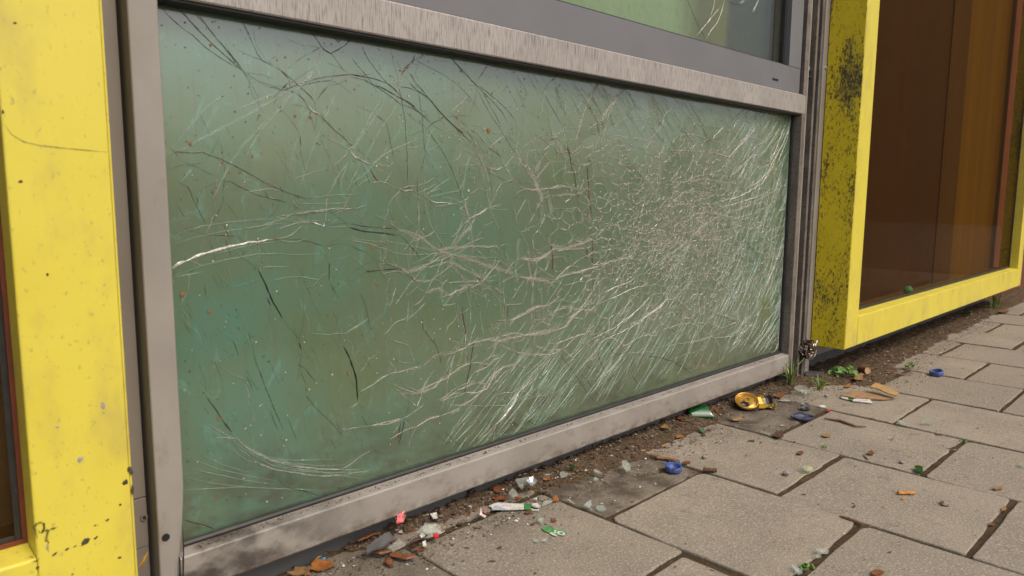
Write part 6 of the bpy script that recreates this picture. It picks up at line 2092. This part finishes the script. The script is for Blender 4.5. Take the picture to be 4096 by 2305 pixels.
for i in range(90):      # small scraps out on the slabs
    x = 0.7 + gr.random() ** 1.2 * 3.0
    y = soil_edge(x) - 0.03 - gr.random() ** 1.5 * 0.7
    c = Vector((x, y, 0.0006))
    r_ = gr.uniform(0.002, 0.0065)
    a = gr.uniform(0, 6); n = 6
    P = [c + Vector((math.cos(a + j * math.tau / n) * r_ * gr.uniform(.6, 1.2), math.sin(a + j * math.tau / n) * r_ * 0.5 * gr.uniform(.6, 1.2), gr.uniform(0.0002, 0.002))) for j in range(n)]
    P.append(c + Vector((0, 0, 0.0012)))
    tag(make('leaf_crumb', P, [(j, (j + 1) % n, n) for j in range(n)], gr.choice((LEAF[0], LEAF[1], LEAF[2], LEAF[3], PAPER, BARK)), None, False, at=c), 'tiny dry leaf or paper crumb on the paving slabs', 'crumb', 'tiny crumbs on the slabs')
for i in range(60):      # anonymous white glass crumbs
    x = 0.5 + gr.random() ** 1.3 * 2.4
    y = soil_edge(x) + gr.gauss(-0.03, 0.05)
    if y > 0.03: continue
    c = Vector((x, y, ground_at(Vector((x, y, 0)))))
    r_ = gr.uniform(0.0016, 0.0042)
    n = 5
    P = [c + Vector((math.cos(j * math.tau / n) * r_ * gr.uniform(.5, 1.2), math.sin(j * math.tau / n) * r_ * gr.uniform(.5, 1.2), 0.0003)) for j in range(n)] + [c + Vector((0, 0, r_ * 0.8))]
    tag(make('glass_crumb', P, [(j, (j + 1) % n, n) for j in range(n)], PAPER if gr.random() < .5 else SHARD_CLEAR, None, False, at=c), 'tiny pale glass crumb scattered along the wall foot', 'glass crumb', 'pale glass crumbs along the wall')

# yellow leaf leaning on the left wall panel
P = [on_y(a, b, -0.005) for a, b in ((555, 2270), (562, 2250), (575, 2228), (594, 2203), (590, 2225), (583, 2245), (572, 2262))]
P2 = [on_y(a, b, -0.004) for a, b in ((558, 2272), (572, 2250), (582, 2252), (575, 2262))]
yl_leaf = make('yellow_leaf', P + [sum(P, Vector()) / 7 + Vector((0, -0.002, 0))], [(i, (i + 1) % 7, 7) for i in range(7)], flat('yellow_dry_leaf', (0.42, 0.26, 0.05), (0.30, 0.17, 0.04)), None, False, at=P[0])
tag(yl_leaf, 'dry yellow leaf standing at the foot of the left wall panel', 'leaf')
make('leaf_lobe', P2, [(0, 1, 2, 3)], LEAF[1], yl_leaf)

# grass and weeds
def tuft(name, px, py, n, hmin, hmax, spread, label, seed, mats, lean=0.5, width=0.0026):
    r = random.Random(seed)
    p_ = gz(px, py)
    z = ground_at(p_)
    e = empty(name, (p_.x, p_.y, z), label, 'grass')
    for i in range(n):
        a = r.uniform(0, math.tau); L = r.uniform(hmin, hmax); ln = r.uniform(0.1, lean) * (1.6 if i % 4 == 0 else 1)
        d = Vector((math.cos(a), math.sin(a), 0)); s_ = Vector((-d.y, d.x, 0))
        b = Vector((p_.x, p_.y, z)) + d * r.uniform(0, spread)
        vs, fs = [], []
        m = 6
        for k in range(m + 1):
            t = k / m
            c = b + d * (L * ln * t * t) + Vector((0, 0, L * (t - 0.45 * ln * t * t)))
            w = width * (1 - t) ** 0.6 * r.uniform(.85, 1.1)
            vs += [c - s_ * w, c + d * 0.0006 - Vector((0, 0, 0.0004)), c + s_ * w]
        for k in range(m):
            q_ = k * 3
            fs += [(q_, q_ + 1, q_ + 4, q_ + 3), (q_ + 1, q_ + 2, q_ + 5, q_ + 4)]
        make('blade', vs, fs, mats[i % len(mats)], e, True)
    return e
tuft('grass_tuft', 3165, 1552, 20, 0.05, 0.115, 0.010, 'tall grass tuft in front of the joint post', 1, [GRASS, GRASS, GRASS_Y], 1.1, 0.003)
tuft('grass_tuft', 3280, 1560, 14, 0.025, 0.055, 0.012, 'short pale grass tuft beside the cloudy glass', 2, [GRASS_Y, GRASS, GRASS_Y], 0.9, 0.003)
tuft('grass_tuft', 3978, 1238, 14, 0.06, 0.15, 0.02, 'far grass tuft under the right yellow box', 3, [GRASS, GRASS, GRASS_Y], 0.7, 0.004)
def weed(name, px, py, n, R0, hgt, label, seed, leaf_r):
    r = random.Random(seed)
    p_ = gz(px, py); z = ground_at(p_)
    e = empty(name, (p_.x, p_.y, z), label, 'weed')
    for i in range(n):
        a = r.uniform(0, math.tau); q_ = R0 * math.sqrt(r.random())
        c = Vector((p_.x + math.cos(a) * q_, p_.y + math.sin(a) * q_, z + hgt * (1 - (q_ / R0) ** 2) * r.uniform(.4, 1) + 0.002))
        nrm = Vector((r.uniform(-.7, .7), r.uniform(-.9, .3), r.uniform(.4, 1))).normalized()
        q = nrm.to_track_quat('Z', 'Y')
        k = 7; s_ = leaf_r * r.uniform(.6, 1.3)
        P = [c + q @ Vector((math.cos(j / k * math.tau) * s_ * r.uniform(.65, 1.15), math.sin(j / k * math.tau) * s_ * r.uniform(.5, 1), s_ * r.uniform(-.1, .25))) for j in range(k)] + [c]
        make('weed_leaf', P, [(j, (j + 1) % k, k) for j in range(k)], WEED, e)
    return e
weed('weed_clump', 3375, 1512, 70, 0.042, 0.028, 'bright green leafy weed clump in the soil', 4, 0.0075)
weed('small_weed', 3640, 1478, 14, 0.016, 0.024, 'small green weed at the slab edge behind the cap', 5, 0.007)
weed('small_weed', 3865, 1262, 14, 0.02, 0.02, 'small bright weed on the far soil', 6, 0.008)
weed('small_weed', 3232, 2275, 16, 0.010, 0.006, 'green moss plantlet in the joint at the bottom edge', 7, 0.004)
weed('small_weed', 3300, 1790, 8, 0.006, 0.004, 'tiny green sprout in the middle joint', 8, 0.003)
weed('small_weed', 3850, 1770, 10, 0.012, 0.004, 'tiny green sprouts in the right joint', 9, 0.003)
# teal ball inside the right box
p = on_y(3637, 1112, -0.030)
round_ball('teal_ball', (p.x, -0.030, 0.181 + 0.017), 0.017, TEALB, 'small teal ball on the floor of the right yellow box', 'ball')
